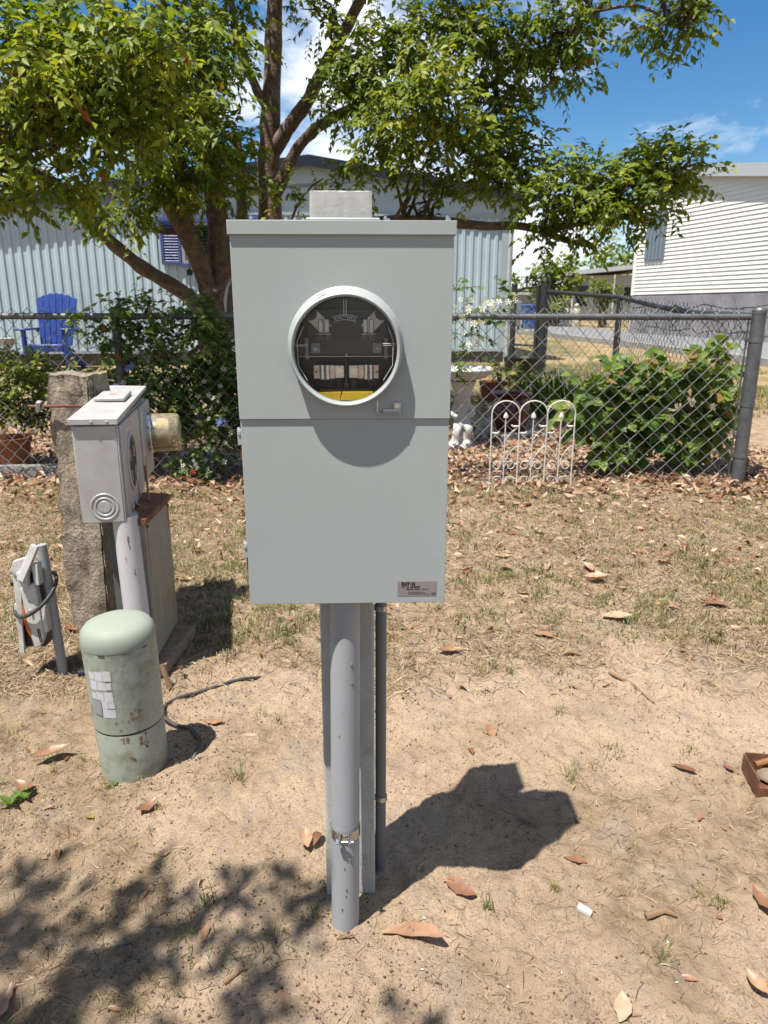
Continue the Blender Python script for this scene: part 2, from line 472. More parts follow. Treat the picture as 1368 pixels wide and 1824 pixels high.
M['meterglass'] = glassmat('meter_dome', (0.90, 0.85, 0.70), 0.2, 0.05, 0.20, (0.80, 0.68, 0.45))
M['fence'] = simple('dull_galvanised_pipe', (0.135, 0.138, 0.145), 0.5, 0.3, var=0.3, vscale=12, dirt=(0.09, 0.09, 0.09, 1), dirt_amt=0.7, dirt_scale=9)
M['fence_dark'] = simple('black_painted_pipe', (0.028, 0.029, 0.031), 0.5, var=0.3, vscale=9)
M['wire'] = simple('grey_fence_wire', (0.24, 0.24, 0.24), 0.5, 0.3, var=0.25, vscale=15)
M['whiteiron'] = simple('white_iron_with_rust', (0.80, 0.75, 0.68), 0.7, var=0.15, vscale=20, dirt=(0.30, 0.13, 0.05, 1), dirt_amt=0.8, dirt_scale=22, dirt_lo=0.56)
M['terra'] = simple('terracotta', (0.33, 0.115, 0.048), 0.85, var=0.15, vscale=9)
M['burgundy'] = simple('glazed_burgundy', (0.105, 0.018, 0.014), 0.22, var=0.5, vscale=14, dirt=(0.26, 0.09, 0.05, 1), dirt_amt=0.6, dirt_scale=8)
M['statue'] = simple('white_cast_stone', (0.66, 0.65, 0.62), 0.8, var=0.08, vscale=10, dirt=(0.36, 0.27, 0.18, 1), dirt_amt=0.4, dirt_scale=5)
M['frog'] = simple('pale_cast_stone', (0.46, 0.47, 0.45), 0.85, var=0.2, vscale=14)
M['bluewall'] = simple('pale_blue_metal_siding', (0.52, 0.635, 0.69), 0.45, var=0.06, vscale=2.5)
M['wall_trim'] = simple('pale_blue_trim', (0.44, 0.50, 0.53), 0.5, var=0.05, vscale=3)
M['navy'] = simple('navy_painted_fascia', (0.010, 0.016, 0.040), 0.45, var=0.12, vscale=4)
M['shutter'] = simple('blue_shutter_paint', (0.055, 0.085, 0.27), 0.5, var=0.12, vscale=6)
M['winframe'] = simple('aluminium_window_frame', (0.40, 0.42, 0.44), 0.45, 0.3)
M['winglass'] = simple('dark_window_glass', (0.035, 0.04, 0.045), 0.12, var=0.3, vscale=3)
M['blind'] = simple('grey_window_blind', (0.20, 0.20, 0.20), 0.7, var=0.1)
M['block'] = simple('grey_concrete_block', (0.20, 0.185, 0.165), 0.95, var=0.25, vscale=7, bscale=50, bstr=0.4)
M['roofmetal'] = simple('pale_roof_metal', (0.60, 0.61, 0.62), 0.4, 0.2, var=0.1)
M['siding'] = simple('cream_vinyl_siding', (1.0, 0.95, 0.84), 0.5, var=0.03, vscale=2)
M['greyfascia'] = simple('grey_fascia', (0.50, 0.52, 0.54), 0.5, var=0.06)
M['greyshut'] = simple('blue_grey_shutter', (0.20, 0.245, 0.29), 0.5, var=0.1)
M['stone'] = simple('grey_fieldstone', (0.30, 0.285, 0.30), 0.85, var=0.28, vscale=1.3, bscale=12, bstr=0.4, bdist=0.01)
M['mortar'] = simple('pale_mortar', (0.36, 0.35, 0.34), 0.95, var=0.1)
M['farwhite'] = simple('white_house_siding', (0.60, 0.60, 0.57), 0.6, var=0.05)
M['chair'] = simple('bright_blue_plastic', (0.012, 0.048, 0.27), 0.38, var=0.10, vscale=6)
M['bark'] = simple('furrowed_brown_bark', (0.20, 0.13, 0.085), 0.95, var=0.45, vscale=14, bscale=30, bstr=1.0, bdist=0.03, dirt=(0.36, 0.28, 0.20, 1), dirt_amt=0.6, dirt_scale=7)
M['twig'] = simple('dark_twig', (0.072, 0.052, 0.034), 0.9, var=0.3, vscale=14)
M['stick'] = simple('dry_stick', (0.25, 0.155, 0.085), 0.9, var=0.3, vscale=30)
M['bin'] = simple('blue_bin', (0.03, 0.13, 0.42), 0.5)
M['leaf'] = leafmat('tree_leaf', [(0.0, (0.050, 0.090, 0.012)), (0.45, (0.105, 0.165, 0.018)), (0.78, (0.18, 0.24, 0.024)), (0.93, (0.27, 0.31, 0.032)), (0.992, (0.30, 0.32, 0.035)), (1.0, (0.28, 0.09, 0.03))], 0.42)
M['vine'] = leafmat('vine_leaf', [(0.0, (0.03, 0.065, 0.016)), (0.5, (0.06, 0.12, 0.024)), (0.85, (0.12, 0.19, 0.036)), (1.0, (0.20, 0.24, 0.06))], 0.35)
M['lime'] = leafmat('yellow_green_leaf', [(0.0, (0.07, 0.11, 0.015)), (0.6, (0.14, 0.18, 0.022)), (1.0, (0.27, 0.29, 0.05))], 0.35)
M['hibisc'] = leafmat('broad_soft_leaf', [(0.0, (0.075, 0.145, 0.028)), (0.5, (0.13, 0.22, 0.04)), (0.82, (0.21, 0.28, 0.05)), (0.93, (0.26, 0.23, 0.05)), (1.0, (0.30, 0.14, 0.05))], 0.4, 0.45)
M['varieg'] = leafmat('yellow_splashed_leaf', [(0.0, (0.04, 0.085, 0.014)), (0.5, (0.10, 0.14, 0.02)), (0.75, (0.40, 0.33, 0.04)), (1.0, (0.52, 0.40, 0.07))], 0.25)
M['grass'] = leafmat('grass_blade', [(0.0, (0.055, 0.085, 0.018)), (0.35, (0.10, 0.135, 0.030)), (0.6, (0.20, 0.19, 0.06)), (1.0, (0.34, 0.26, 0.13))], 0.3, 0.5)
M['straw'] = leafmat('dry_straw', [(0.0, (0.06, 0.038, 0.022)), (0.3, (0.21, 0.14, 0.082)), (0.65, (0.44, 0.32, 0.19)), (1.0, (0.60, 0.48, 0.33))], 0.1, 0.8, (1, 0.9, 0.6, 1), 0.2, ALB)
M['deadleaf'] = leafmat('dry_fallen_leaf', [(0.0, (0.15, 0.07, 0.036)), (0.35, (0.33, 0.165, 0.09)), (0.7, (0.50, 0.31, 0.19)), (1.0, (0.66, 0.50, 0.35))], 0.15, 0.42, (1.2, 0.8, 0.5, 1), 0.45, ALB)
M['clod'] = leafmat('soil_crumb', [(0.0, (0.06, 0.042, 0.03)), (0.5, (0.17, 0.12, 0.082)), (1.0, (0.40, 0.31, 0.22))], 0.0, 0.95, None, 0.1, ALB)
M['petalw'] = leafmat('white_petal', [(0.0, (0.62, 0.60, 0.42)), (1.0, (0.78, 0.78, 0.70))], 0.3, 0.6)
M['petalb'] = leafmat('pale_blue_petal', [(0.0, (0.20, 0.25, 0.62)), (1.0, (0.34, 0.38, 0.75))], 0.3, 0.6)
M['petalr'] = leafmat('red_petal', [(0.0, (0.50, 0.05, 0.02)), (1.0, (0.62, 0.10, 0.04))], 0.3, 0.6)
M['whitebit'] = simple('white_chip', (0.62, 0.61, 0.58), 0.6, var=0.1)
M['yellowleaf'] = simple('green_yellow_fallen_leaf', (0.22, 0.20, 0.03), 0.5, var=0.3)

# ------------------------------------------------------------------ ground
def axis(fine_lo, fine_hi, step, lo, hi, grow):
    a = list(np.arange(fine_lo, fine_hi, step)); s = step
    while a[-1] < hi: s *= grow; a.append(a[-1] + s)
    s = step; b = []; x = fine_lo
    while x > lo: s *= grow; x -= s; b.append(x)
    return np.array(b[::-1] + a)
def make_ground():
    xs = axis(-1.5, 1.7, 0.0085, -260, 260, 1.07)
    ys = [-40.0, -20, -10, -5, -2.5, -1, -0.3, 0.1, 0.4, 0.7, 0.85, 0.95]
    y = 1.0
    while y < 3.2: ys.append(y); y += 0.0065 * max(1.0, y)
    s = 0.022
    while y < 400: ys.append(y); y += s; s *= 1.035
    ys = np.array(ys)
    X, Y = np.meshgrid(xs, ys)
    Z = gh(X, Y)
    nx, ny = len(xs), len(ys)
    V = np.stack([X, Y, Z], -1).reshape(-1, 3)
    i = np.arange(nx * ny).reshape(ny, nx)
    F = np.stack([i[:-1, :-1], i[:-1, 1:], i[1:, 1:], i[1:, :-1]], -1).reshape(-1, 4)
    me = np_mesh('ground', V, F, M['ground'], smooth=True)
    for nm, val in (('litter', litter(X, Y)), ('lawn', sstep(8.6, 10.5, Y + 1.5 * (fbm(X, Y, 2, 4) - 0.5)))):
        a = me.attributes.new(nm, 'FLOAT', 'POINT'); a.data.foreach_set('value', val.ravel().astype(np.float32))
    o = link('ground', me); tag(o, kind='structure')
    return o
make_ground()

def ribbon(name, left, right, z, mat, kind='structure'):
    mb = MB()
    n = len(left)
    vs_ = []
    for a, b in zip(left, right):
        vs_.append((a[0], a[1], float(base_h(a[0], a[1])) + z)); vs_.append((b[0], b[1], float(base_h(b[0], b[1])) + z))
    fs = [(2 * i, 2 * i + 1, 2 * i + 3, 2 * i + 2) for i in range(n - 1)]
    mb.add(vs_, fs)
    o = mb.build(name, mat, None, 0)
    tag(o, kind=kind)
    return o
def dense(pts, k=6):
    out = []
    for i in range(len(pts) - 1):
        for j in range(k):
            t = j / k; out.append(tuple(pts[i][q] * (1 - t) + pts[i + 1][q] * t for q in range(2)))
    return out + [pts[-1]]
ROADL = dense([(8.6, 2), (7.5, 8), (6.8, 13), (6.25, 17.5), (5.0, 24), (2.2, 31), (-6, 38), (-30, 46)])
ROADR = dense([(13.2, 2), (12.4, 8), (11.6, 13), (10.6, 19), (9.2, 26), (7.0, 34), (0, 44), (-28, 52)])
ribbon('road', ROADL, ROADR, 0.02, M['asphalt'])
KL = [(x - 0.16, y) for x, y in ROADL]
mbk = MB()
for i in range(len(ROADL) - 1):
    a, b = Vector((*ROADL[i], 0)), Vector((*ROADL[i + 1], 0))
    za, zb = float(base_h(*ROADL[i])), float(base_h(*ROADL[i + 1]))
    w = Vector((-0.16, 0, 0))
    vs_ = [a + Vector((0, 0, za - .1)), a + Vector((0, 0, za + .14)), a + w + Vector((0, 0, za + .14)), a + w + Vector((0, 0, za - .1)),
           b + Vector((0, 0, zb - .1)), b + Vector((0, 0, zb + .14)), b + w + Vector((0, 0, zb + .14)), b + w + Vector((0, 0, zb - .1))]
    mbk.add(vs_, [(0, 4, 5, 1), (1, 5, 6, 2), (2, 6, 7, 3)])
tag(mbk.build('road_kerb', M['kerb'], None, 0), kind='structure')

# ------------------------------------------------------------------ main meter panel
def plate_with_hole(x0, x1, z0, z1, cx, cz, r, y0, y1, n=64):
    """front plate between y0 (front) and y1 with a round hole"""
    mb = MB()
    ring, rect = [], []
    for k in range(n):
        a = 2 * math.pi * (k + 0.5) / n
        c, s = math.cos(a), math.sin(a)
        ring.append((cx + r * c, cz + r * s))
        tx = ((x1 - cx) if c > 0 else (x0 - cx)) / c if abs(c) > 1e-9 else 1e9
        tz = ((z1 - cz) if s > 0 else (z0 - cz)) / s if abs(s) > 1e-9 else 1e9
        t = min(tx, tz); rect.append([cx + t * c, cz + t * s])
    for px_, pz_ in ((x0, z0), (x1, z0), (x0, z1), (x1, z1)):
        j = min(range(n), key=lambda q: (rect[q][0] - px_) ** 2 + (rect[q][1] - pz_) ** 2)
        rect[j] = [px_, pz_]
    vs_ = []
    for y in (y0, y1):
        vs_ += [(a, y, b) for a, b in ring] + [(a, y, b) for a, b in rect]
    fs = []
    for k in range(n):
        k2 = (k + 1) % n
        fs += [(k, k2, n + k2, n + k), (2 * n + k, 3 * n + k, 3 * n + k2, 2 * n + k2),
               (k, 2 * n + k, 2 * n + k2, k2), (n + k, n + k2, 3 * n + k2, 3 * n + k)]
    return mb.add(vs_, fs)
def text_mesh(name, body, size, mat, parent, loc, rot=(R(90), 0, 0), bold=0.0, sx=1.0):
    cu = bpy.data.curves.new('t', 'FONT'); cu.body = body; cu.size = size; cu.offset = bold; cu.extrude = 0.0001
    t = bpy.data.objects.new('t', cu); col.objects.link(t)
    dg = bpy.context.evaluated_depsgraph_get(); dg.update()
    me = bpy.data.meshes.new_from_object(t.evaluated_get(dg))
    bpy.data.objects.remove(t); bpy.data.curves.remove(cu)
    me.name = name; me.materials.clear(); me.materials.append(mat)
    o = link(name, me, parent); o.location = loc; o.rotation_euler = rot; o.scale = (sx, 1, 1)
    return o
AX = Matrix.Rotation(R(90), 4, 'X')     # lathe axis z -> -y (towards the viewer)

def meter_panel():
    root = empty('meter_panel', (-0.068, 1.26, 0), R(1.6), 'new tall grey meter and breaker panel with round empty socket, on the central post', 'meter panel')
    cx, cz = 0.003, 1.262
    # enclosure: sides, back and floor
    e = MB()
    e.b2((-0.181, 0.016, 0.800), (-0.1785, 0.114, 1.445)); e.b2((0.1785, 0.016, 0.800), (0.181, 0.114, 1.445))
    e.b2((-0.1785, 0.1115, 0.800), (0.1785, 0.114, 1.445)); e.b2((-0.1785, 0.020, 0.800), (0.1785, 0.1115, 0.8025))
    e.b2((-0.1785, 0.020, 1.138), (0.1785, 0.1115, 1.1405))
    e.build('enclosure', M['panel'], root, 30, 0.0008)
    # upper cover with the round socket opening and folded edges
    u = plate_with_hole(-0.1835, 0.1835, 1.1445, 1.447, cx, cz, 0.088, 0.0, 0.0016)
    u.b2((-0.1835, 0.0016, 1.1445), (-0.182, 0.022, 1.447)); u.b2((0.182, 0.0016, 1.1445), (0.1835, 0.022, 1.447))
    u.b2((-0.182, 0.0016, 1.1462), (0.182, 0.0105, 1.1475))
    uc = u.build('upper_cover', M['panel'], root, 30, 0.0012, 2)
    # lower door, set back beneath the cover
    d = MB()
    d.b2((-0.1825, 0.011, 0.7965), (0.1825, 0.0128, 1.1440))
    d.b2((-0.1825, 0.0128, 0.7965), (-0.181, 0.030, 1.1440)); d.b2((0.1812, 0.0128, 0.7965), (0.1827, 0.030, 1.1440)); d.b2((-0.181, 0.0128, 0.7965), (0.181, 0.030, 0.7982))
    door = d.build('door', M['panel'], root, 30, 0.0014, 3); door.location = (0, -0.0072, 0)
    for z in (1.112, 0.902):
        h = MB(); h.b2((-0.1895, 0.014, z - 0.014), (-0.1827, 0.021, z + 0.014)); h.b2((-0.1885, 0.012, z + 0.004), (-0.1830, 0.0138, z + 0.011)); h.cyl((-0.188, 0.0225, z - 0.016), (-0.188, 0.0225, z + 0.016), 0.0022, n=10)
        h.build('hinge', M['panel'], door, 30, 0.0006)
        h = MB(); h.b2((-0.1868, 0.022, z - 0.042), (-0.1830, 0.026, z - 0.018)); h.build('hinge_pin_bracket', M['rust'], door)
    # rating label
    l = MB(); l.b2((0.0935, 0.0104, 0.8105), (0.1665, 0.0109, 0.8395)); lab = l.build('rating_label', M['label'], door)
    text_mesh('brand_lettering', 'E', 0.0085, M['ink'], lab, (0.1010, 0.0102, 0.8315), bold=0.0006, sx=0.95)
    text_mesh('brand_lettering', 'A', 0.0085, M['ink'], lab, (0.1058, 0.0102, 0.8315), bold=0.0006, sx=0.95)
    text_mesh('brand_lettering', 'T', 0.0085, M['ink'], lab, (0.1110, 0.0102, 0.8315), bold=0.0006, sx=0.95)
    b = MB(); b.cyl((0.1178, 0.0102, 0.8343), (0.1178, 0.0104, 0.8343), 0.0013, n=12); b.build('brand_lettering', M['ink'], lab)
    text_mesh('brand_lettering', 'N', 0.0085, M['ink'], lab, (0.1200, 0.0102, 0.8315), bold=0.0006, sx=0.95)
    text_mesh('catalogue_line', 'CAT. NO.', 0.0036, M['ink'], lab, (0.1005, 0.0102, 0.8272))
    text_mesh('catalogue_line', 'MBH200BTS', 0.0036, M['ink'], lab, (0.1175, 0.0102, 0.8272), bold=0.00018)
    text_mesh('rating_line', '200 AMP. 120/240', 0.0034, M['ink'], lab, (0.1095, 0.0102, 0.8228), bold=0.00012)
    text_mesh('rating_line', 'VOLTS AC', 0.0030, M['ink'], lab, (0.1385, 0.0102, 0.8228))
    s = MB()
    for k, (a, b_) in enumerate(((0.1135, 0.1415), (0.1135, 0.1465), (0.1135, 0.1525))):
        z = 0.8178 - 0.0022 * k; x = a
        while x < b_:
            w = random.uniform(0.0012, 0.0032); s.b2((x, 0.0102, z), (min(x + w, b_), 0.0104, z + 0.0008)); x += w + 0.0006
    for z, a, b_ in ((0.8152, 0.1560, 0.1655), (0.8128, 0.1575, 0.1640)): s.b2((a, 0.0102, z), (b_, 0.0104, z + 0.0009))
    s.build('fine_print', M['ink'], lab)
    # lid
    t = MB(); t.b2((-0.1865, -0.0055, 1.4455), (0.1865, -0.0040, 1.4675)); t.b2((-0.1865, -0.0040, 1.4455), (-0.185, 0.118, 1.4675)); t.b2((0.185, -0.0040, 1.4455), (0.1865, 0.118, 1.4675)); t.b2((-0.185, -0.0040, 1.4660), (0.185, 0.118, 1.4676)); t.b2((-0.185, -0.0040, 1.4455), (0.185, -0.002, 1.4470))
    lid = t.build('lid', M['panel'], root, 30, 0.0012, 2)
    # hub closing plate on the lid, round boss and two screws
    h = MB(); hb = [(0.058, 0.0), (0.058, 0.0045), (0.055, 0.007), (0.001, 0.0072)]
    h.lathe(hb, 40, Matrix.Translation((-0.001, 0.075, 1.4676)))
    h.build('hub_plate', M['zinc'], lid)
    h = MB(); h.b2((-0.060, 0.012, 1.4677), (0.062, 0.108, 1.4735)); h.build('hub_plate', M['ring'], lid, 30, 0.0028, 3)
    h = MB(); h.lathe([(0.042, 0), (0.040, 0.0022), (0.001, 0.0026)], 32, Matrix.Translation((0.122, 0.072, 1.4677))); h.build('knockout', M['zinc'], lid)
    for x, y in ((0.071, 0.03), (0.077, 0.06), (0.1735, 0.02), (0.179, 0.045)):
        h = MB(); h.cyl((x, y, 1.4677), (x, y, 1.4755), 0.0032, 0.0030, 10); h.ball((x, y, 1.4755), 0.0032, 10, 5, (1, 1, .7)); h.build('lid_screw', M['zinc'], lid)
    # meter ring: flared collar and rolled rim
    prof = [(0.0985, 0.000), (0.0958, 0.004), (0.0942, 0.012), (0.0937, 0.0205), (0.0928, 0.0245), (0.0906, 0.0262), (0.0885, 0.0255), (0.0868, 0.0230), (0.0868, -0.004)]
    mb = MB()
    Mx = Matrix.Translation((cx, -0.0003, cz)) @ AX
    mb.lathe(prof, 72, Mx)
    mb.v = [(v[0], v[1], v[2] + 0.006 * (1 - min(1, max(0, -v[1]) / 0.020)) * (1 if math.hypot(v[0] - cx, v[2] - cz) > 0.0915 else 0)) for v in mb.v]
    ring = mb.build('meter_ring', M['ring'], root, 40)
    sc = MB()
    for k in range(3):
        a = R(112 + k * 3); q = Vector((cx + 0.0948 * math.cos(a), -0.013 - 0.003 * k, cz + 0.005 + 0.0948 * math.sin(a)))
        sc.box(q, (0.010 - 0.002 * k, 0.0022, 0.0006), (0, -(a - R(90)), 0))
    sc.build('red_scuff', M['red'], ring)
    # socket interior
    k = MB(); k.lathe([(0.0866, -0.004), (0.0866, -0.092), (0.001, -0.092)], 48, Mx); k.build('socket_housing', M['black'], root)
    k = MB(); k.b2((-0.068, 0.066, cz - 0.012), (0.074, 0.0905, cz + 0.050)); k.b2((-0.050, 0.066, cz + 0.0502), (0.056, 0.0905, cz + 0.068)); k.build('socket_block', M['socket'], root, 30, 0.002)
    def jaw(x, z, flip):
        j = MB(); s_ = flip
        j.b2((x - 0.020, 0.052, z - 0.0120), (x - 0.0085, 0.0545, z + 0.0120)); j.b2((x + 0.0085, 0.052, z - 0.0120), (x + 0.0180, 0.0545, z + 0.0120))
        o = j.build('meter_jaw', M['copper'], root, 30, 0.0005)
        c2 = MB()
        for q in (-1, 1): c2.cyl((x + q * 0.0046, 0.0495, z - 0.0125), (x + q * 0.0046, 0.0495, z + 0.0125), 0.0044, n=18)
        c2.build('spring_clip', M['bright'], o, 40)
        b = MB(); b.cyl((x - 0.0155 * s_, 0.0517, z), (x - 0.0155 * s_, 0.0525, z), 0.0019, n=12); b.build('rivet_hole', M['black'], o)
        b = MB(); b.ball((x, 0.047, z - 0.0145), 0.004, 10, 6, (1, 1, .6)); b.build('rivet', M['zinc'], o)
        return o
    jaw(-0.036, cz - 0.041, 1); jaw(0.042, cz - 0.041, -1)
    for x in (-0.0095, 0.0150):
        q = MB(); q.b2((x - 0.0085, 0.046, cz - 0.0515), (x + 0.0085, 0.062, cz - 0.029)); lug = q.build('lug', M['tin'], root, 30, 0.001)
        q = MB(); q.lathe([(0.0066, 0), (0.0066, 0.0016), (0.0046, 0.0016), (0.0046, 0.0006), (0.0003, 0.0006)], 20, Matrix.Translation((x + 0.001, 0.0459, cz - 0.039)) @ AX); q.build('lug_screw', M['zinc'], lug)
        q = MB(); q.tube([(x, 0.058, cz - 0.050), (x - 0.001, 0.060, cz - 0.062), (x + 0.006 * (1 if x > 0 else -1), 0.064, cz - 0.085)], 0.0075, 12); q.build('wire', M['rubber'], lug)
    q = MB(); q.b2((0.0005, 0.040, cz - 0.064), (0.0035, 0.060, cz - 0.018)); q.cyl((0.002, 0.0395, cz - 0.064), (0.002, 0.060, cz - 0.064), 0.0045, n=14); q.build('divider', M['black'], root)
    for sgn, x in ((-1, -0.036), (1, 0.042)):
        j = MB(); z = cz + 0.040
        j.box((x + sgn * 0.010, 0.0600, z + 0.006), (0.024, 0.003, 0.042), (0, sgn * R(45), 0))
        o = j.build('meter_jaw', M['tin'], root, 30, 0.0005)
        j = MB()
        for q in (-1, 1): j.b2((x + q * 0.0016, 0.046, z - 0.013), (x + q * 0.0092, 0.060, z + 0.010))
        j.b2((x - 0.013, 0.048, z - 0.0165), (x + 0.013, 0.056, z - 0.0140)); j.build('jaw_clip', M['tin'], o, 30, 0.001)
        j = MB(); j.lathe([(0.0125, 0), (0.0125, 0.003), (0.0095, 0.003), (0.0090, 0.0012), (0.0003, 0.0012)], 24, Matrix.Translation((x + sgn * 0.024, 0.0585, z + 0.020)) @ AX); j.build('stud', M['socket'], o)
        for q in (-0.008, 0.007):
            j = MB(); j.lathe([(0.0042, 0), (0.0042, 0.001), (0.003, 0.001), (0.003, 0.0)], 16, Matrix.Translation((x + q, 0.0656, z - 0.0215)) @ AX); j.build('screw_boss', M['pvc'], o)
        j = MB(); j.b2((x + sgn * 0.0155 - 0.008, 0.054, cz - 0.0085), (x + sgn * 0.0155 + 0.008, 0.056, cz + 0.009)); j.b2((x + sgn * 0.031 - 0.003, 0.053, cz - 0.019), (x + sgn * 0.031 + 0.003, 0.055, cz + 0.018))
        br = j.build('shield_bracket', M['pvc'], root, 30, 0.0004)
        j = MB(); j.cyl((x + sgn * 0.016, 0.0515, cz - 0.001), (x + sgn * 0.016, 0.054, cz - 0.001), 0.0036, n=8); j.build('bolt', M['galv'], br)
    # clear insulating shield over the upper half, with a pale cut edge
    zz = cz - 0.0125; half = math.sqrt(0.0862 ** 2 - 0.0125 ** 2)
    out = []; a0 = math.asin(-0.0125 / 0.0862)
    for i in range(33):
        a = a0 + (math.pi - 2 * a0) * i / 32; out.append((cx + 0.0862 * math.cos(a), cz + 0.0862 * math.sin(a)))
    sh = MB(); sh.prism(out, 0.0350, 0.0362); sh.build('insulating_shield', M['shield'], root, 0)
    sh = MB(); sh.b2((cx - half + 0.002, 0.0345, zz - 0.0010), (cx + half - 0.002, 0.0366, zz + 0.0002)); sh.ball((cx, 0.0335, zz + 0.0022), 0.0024, 10, 6); sh.build('shield_edge', M['clear_edge'], root)
    # yellow foam in the bottom of the opening
    y = MB(); y.prism([(-0.052, cz - 0.0720), (-0.006, cz - 0.0715), (-0.009, cz - 0.0868), (-0.040, cz - 0.0850)], 0.002, 0.060); y.build('foam_pad', M['yellow'], root, 0)
    y = MB(); y.prism([(-0.004, cz - 0.0715), (0.049, cz - 0.0718), (0.043, cz - 0.0868), (-0.008, cz - 0.0850)], 0.001, 0.060); y.build('foam_pad', M['yellow'], root, 0)
    # clear cover and its moulded ridges
    g = MB(); g.lathe([(0.0866, 0.006), (0.0862, 0.0085), (0.060, 0.0092), (0.001, 0.0094)], 56, Mx); cov = g.build('clear_cover', M['glass'], root, 60)
    def ridge(pts, r): MB().tube([(cx + a * 0.00098, -0.0105, cz + b * 0.00098) for a, b in pts], r, 6).build('moulded_ridge', M['clear_edge'], cov)
    ridge([(-71, 40), (-83, 15), (-82, -25), (-67, -51)], 0.00065); ridge([(73, 40), (82, 15), (81, -25), (65, -51)], 0.00065)
    ridge([(-2, 84), (-2, 56)], 0.0006); ridge([(2, 84), (2, 56)], 0.0006)
    ridge([(-86, 9), (-64, 9.5)], 0.0007); ridge([(86, 11), (64, 11)], 0.0009); ridge([(-86, 6.6), (-64, 7.4)], 0.0004); ridge([(86, 8), (64, 8)], 0.0004)
    arc = lambda r: [(r * math.sin(R(q)), 5 + r * math.cos(R(q))) for q in range(-24, 25, 4)]
    ridge(arc(54), 0.0005); ridge(arc(46), 0.0005)
    for q in list(range(-21, -3, 3)) + list(range(5, 22, 3)):
        a = R(q); ridge([(48 * math.sin(a), 5 + 48 * math.cos(a)), (52 * math.sin(a + random.uniform(-.03, .03)), 5 + 52 * math.cos(a))], 0.00045)
    # seal latch at lower right of the ring
    q = MB(); q.b2((0.066, -0.0042, cz - 0.106), (0.0975, -0.002, cz - 0.100)); q.b2((0.0845, -0.0042, cz - 0.1000), (0.0975, -0.002, cz - 0.0885)); q.b2((0.064, -0.012, cz - 0.1070), (0.0975, -0.001, cz - 0.1055)); la = q.build('seal_latch', M['galv'], root, 30, 0.0005)
    q = MB(); q.cyl((0.0905, -0.0046, cz - 0.0945), (0.0905, -0.0042, cz - 0.0945), 0.0034, n=14); q.cyl((0.0905, -0.0054, cz - 0.0945), (0.0905, -0.0046, cz - 0.0945), 0.0016, n=10); q.build('rivet', M['zinc'], la)
    q = MB(); q.tube([(0.0565, -0.012, cz - 0.0835), (0.0563, -0.013, cz - 0.104)], 0.0007, 6); q.tube([(0.049, -0.012, cz - 0.1035), (0.062, -0.013, cz - 0.1050)], 0.0016, 6); q.build('seal_wire', M['zinc'], la)
    # padlock eye under the enclosure
    q = MB(); q.tube([(0.109 + 0.0055 * math.cos(R(a)), 0.034, 0.7945 + 0.0055 * math.sin(R(a)) - 0.002) for a in range(0, 361, 30)], 0.0013, 6, False); q.b2((0.098, 0.030, 0.7950), (0.112, 0.038, 0.7962)); q.build('padlock_eye', M['mossrust'], root)
    # connector ring where the conduit enters, and small gutter box at the back right
    q = MB(); q.lathe([(0.034, 0), (0.034, 0.007), (0.029, 0.0075)], 28, Matrix.Translation((-0.006, 0.060, 0.789))); q.build('conduit_locknut', M['pvc'], root)
    return root
meter_panel()

# concrete post carrying the panel
def noisy_block(size, div, amp, seed, sc, round_=0.0):
    bm = bmesh.new(); bmesh.ops.create_cube(bm, size=1.0)
    for v in bm.verts: v.co = Vector((v.co.x * size[0], v.co.y * size[1], v.co.z * size[2]))
    bmesh.ops.subdivide_edges(bm, edges=bm.edges, cuts=div, use_grid_fill=True)
    from mathutils import noise as mn
    for v in bm.verts:
        q = v.co * sc + Vector((seed * 7.3, seed, 1.7))
        n = mn.fractal(q, 0.8, 2.0, 5)
        edge = sum(1 for i in range(3) if abs(abs(v.co[i]) - size[i] / 2) < 1e-5)
        d = Vector((v.co.x / size[0], v.co.y / size[1], v.co.z / size[2])).normalized()
        d2 = Vector((v.co.x, v.co.y, 0))
        d2 = d2.normalized() if d2.length > 1e-6 else d
        v.co += d2 * n * amp + Vector((0, 0, n * amp * 0.6 * (1 if abs(v.co.z) > size[2] * .49 else 0.2)))
        if edge >= 2: v.co -= d * round_ * (0.6 + 0.8 * mn.random())
    return bm
def bm_obj(name, bm, mat, parent=None, smooth=45):
    me = bpy.data.meshes.new(name); bm.to_mesh(me); bm.free()
    me.materials.append(mat)
    me.polygons.foreach_set('use_smooth', [True] * len(me.polygons)); me.set_sharp_from_angle(angle=R(smooth))
    return link(name, me, parent)
def stretch(bm, f):
    for v in bm.verts: v.co = f(v.co)

cp = empty('concrete_post', (-0.078, 1.436, 0), R(1.6), 'square pale concrete post rising behind the new grey meter panel', 'post')
bm = noisy_block((0.112, 0.112, 1.60), 24, 0.0006, 3, 20, 0.002)
o = bm_obj('shaft', bm, M['concrete'], cp); o.location = (0, 0, 0.73)
q = MB(); q.cyl((0.0, -0.02, 1.529), (0.0, -0.02, 1.536), 0.003, n=8); q.build('nail_stub', M['galv'], cp)

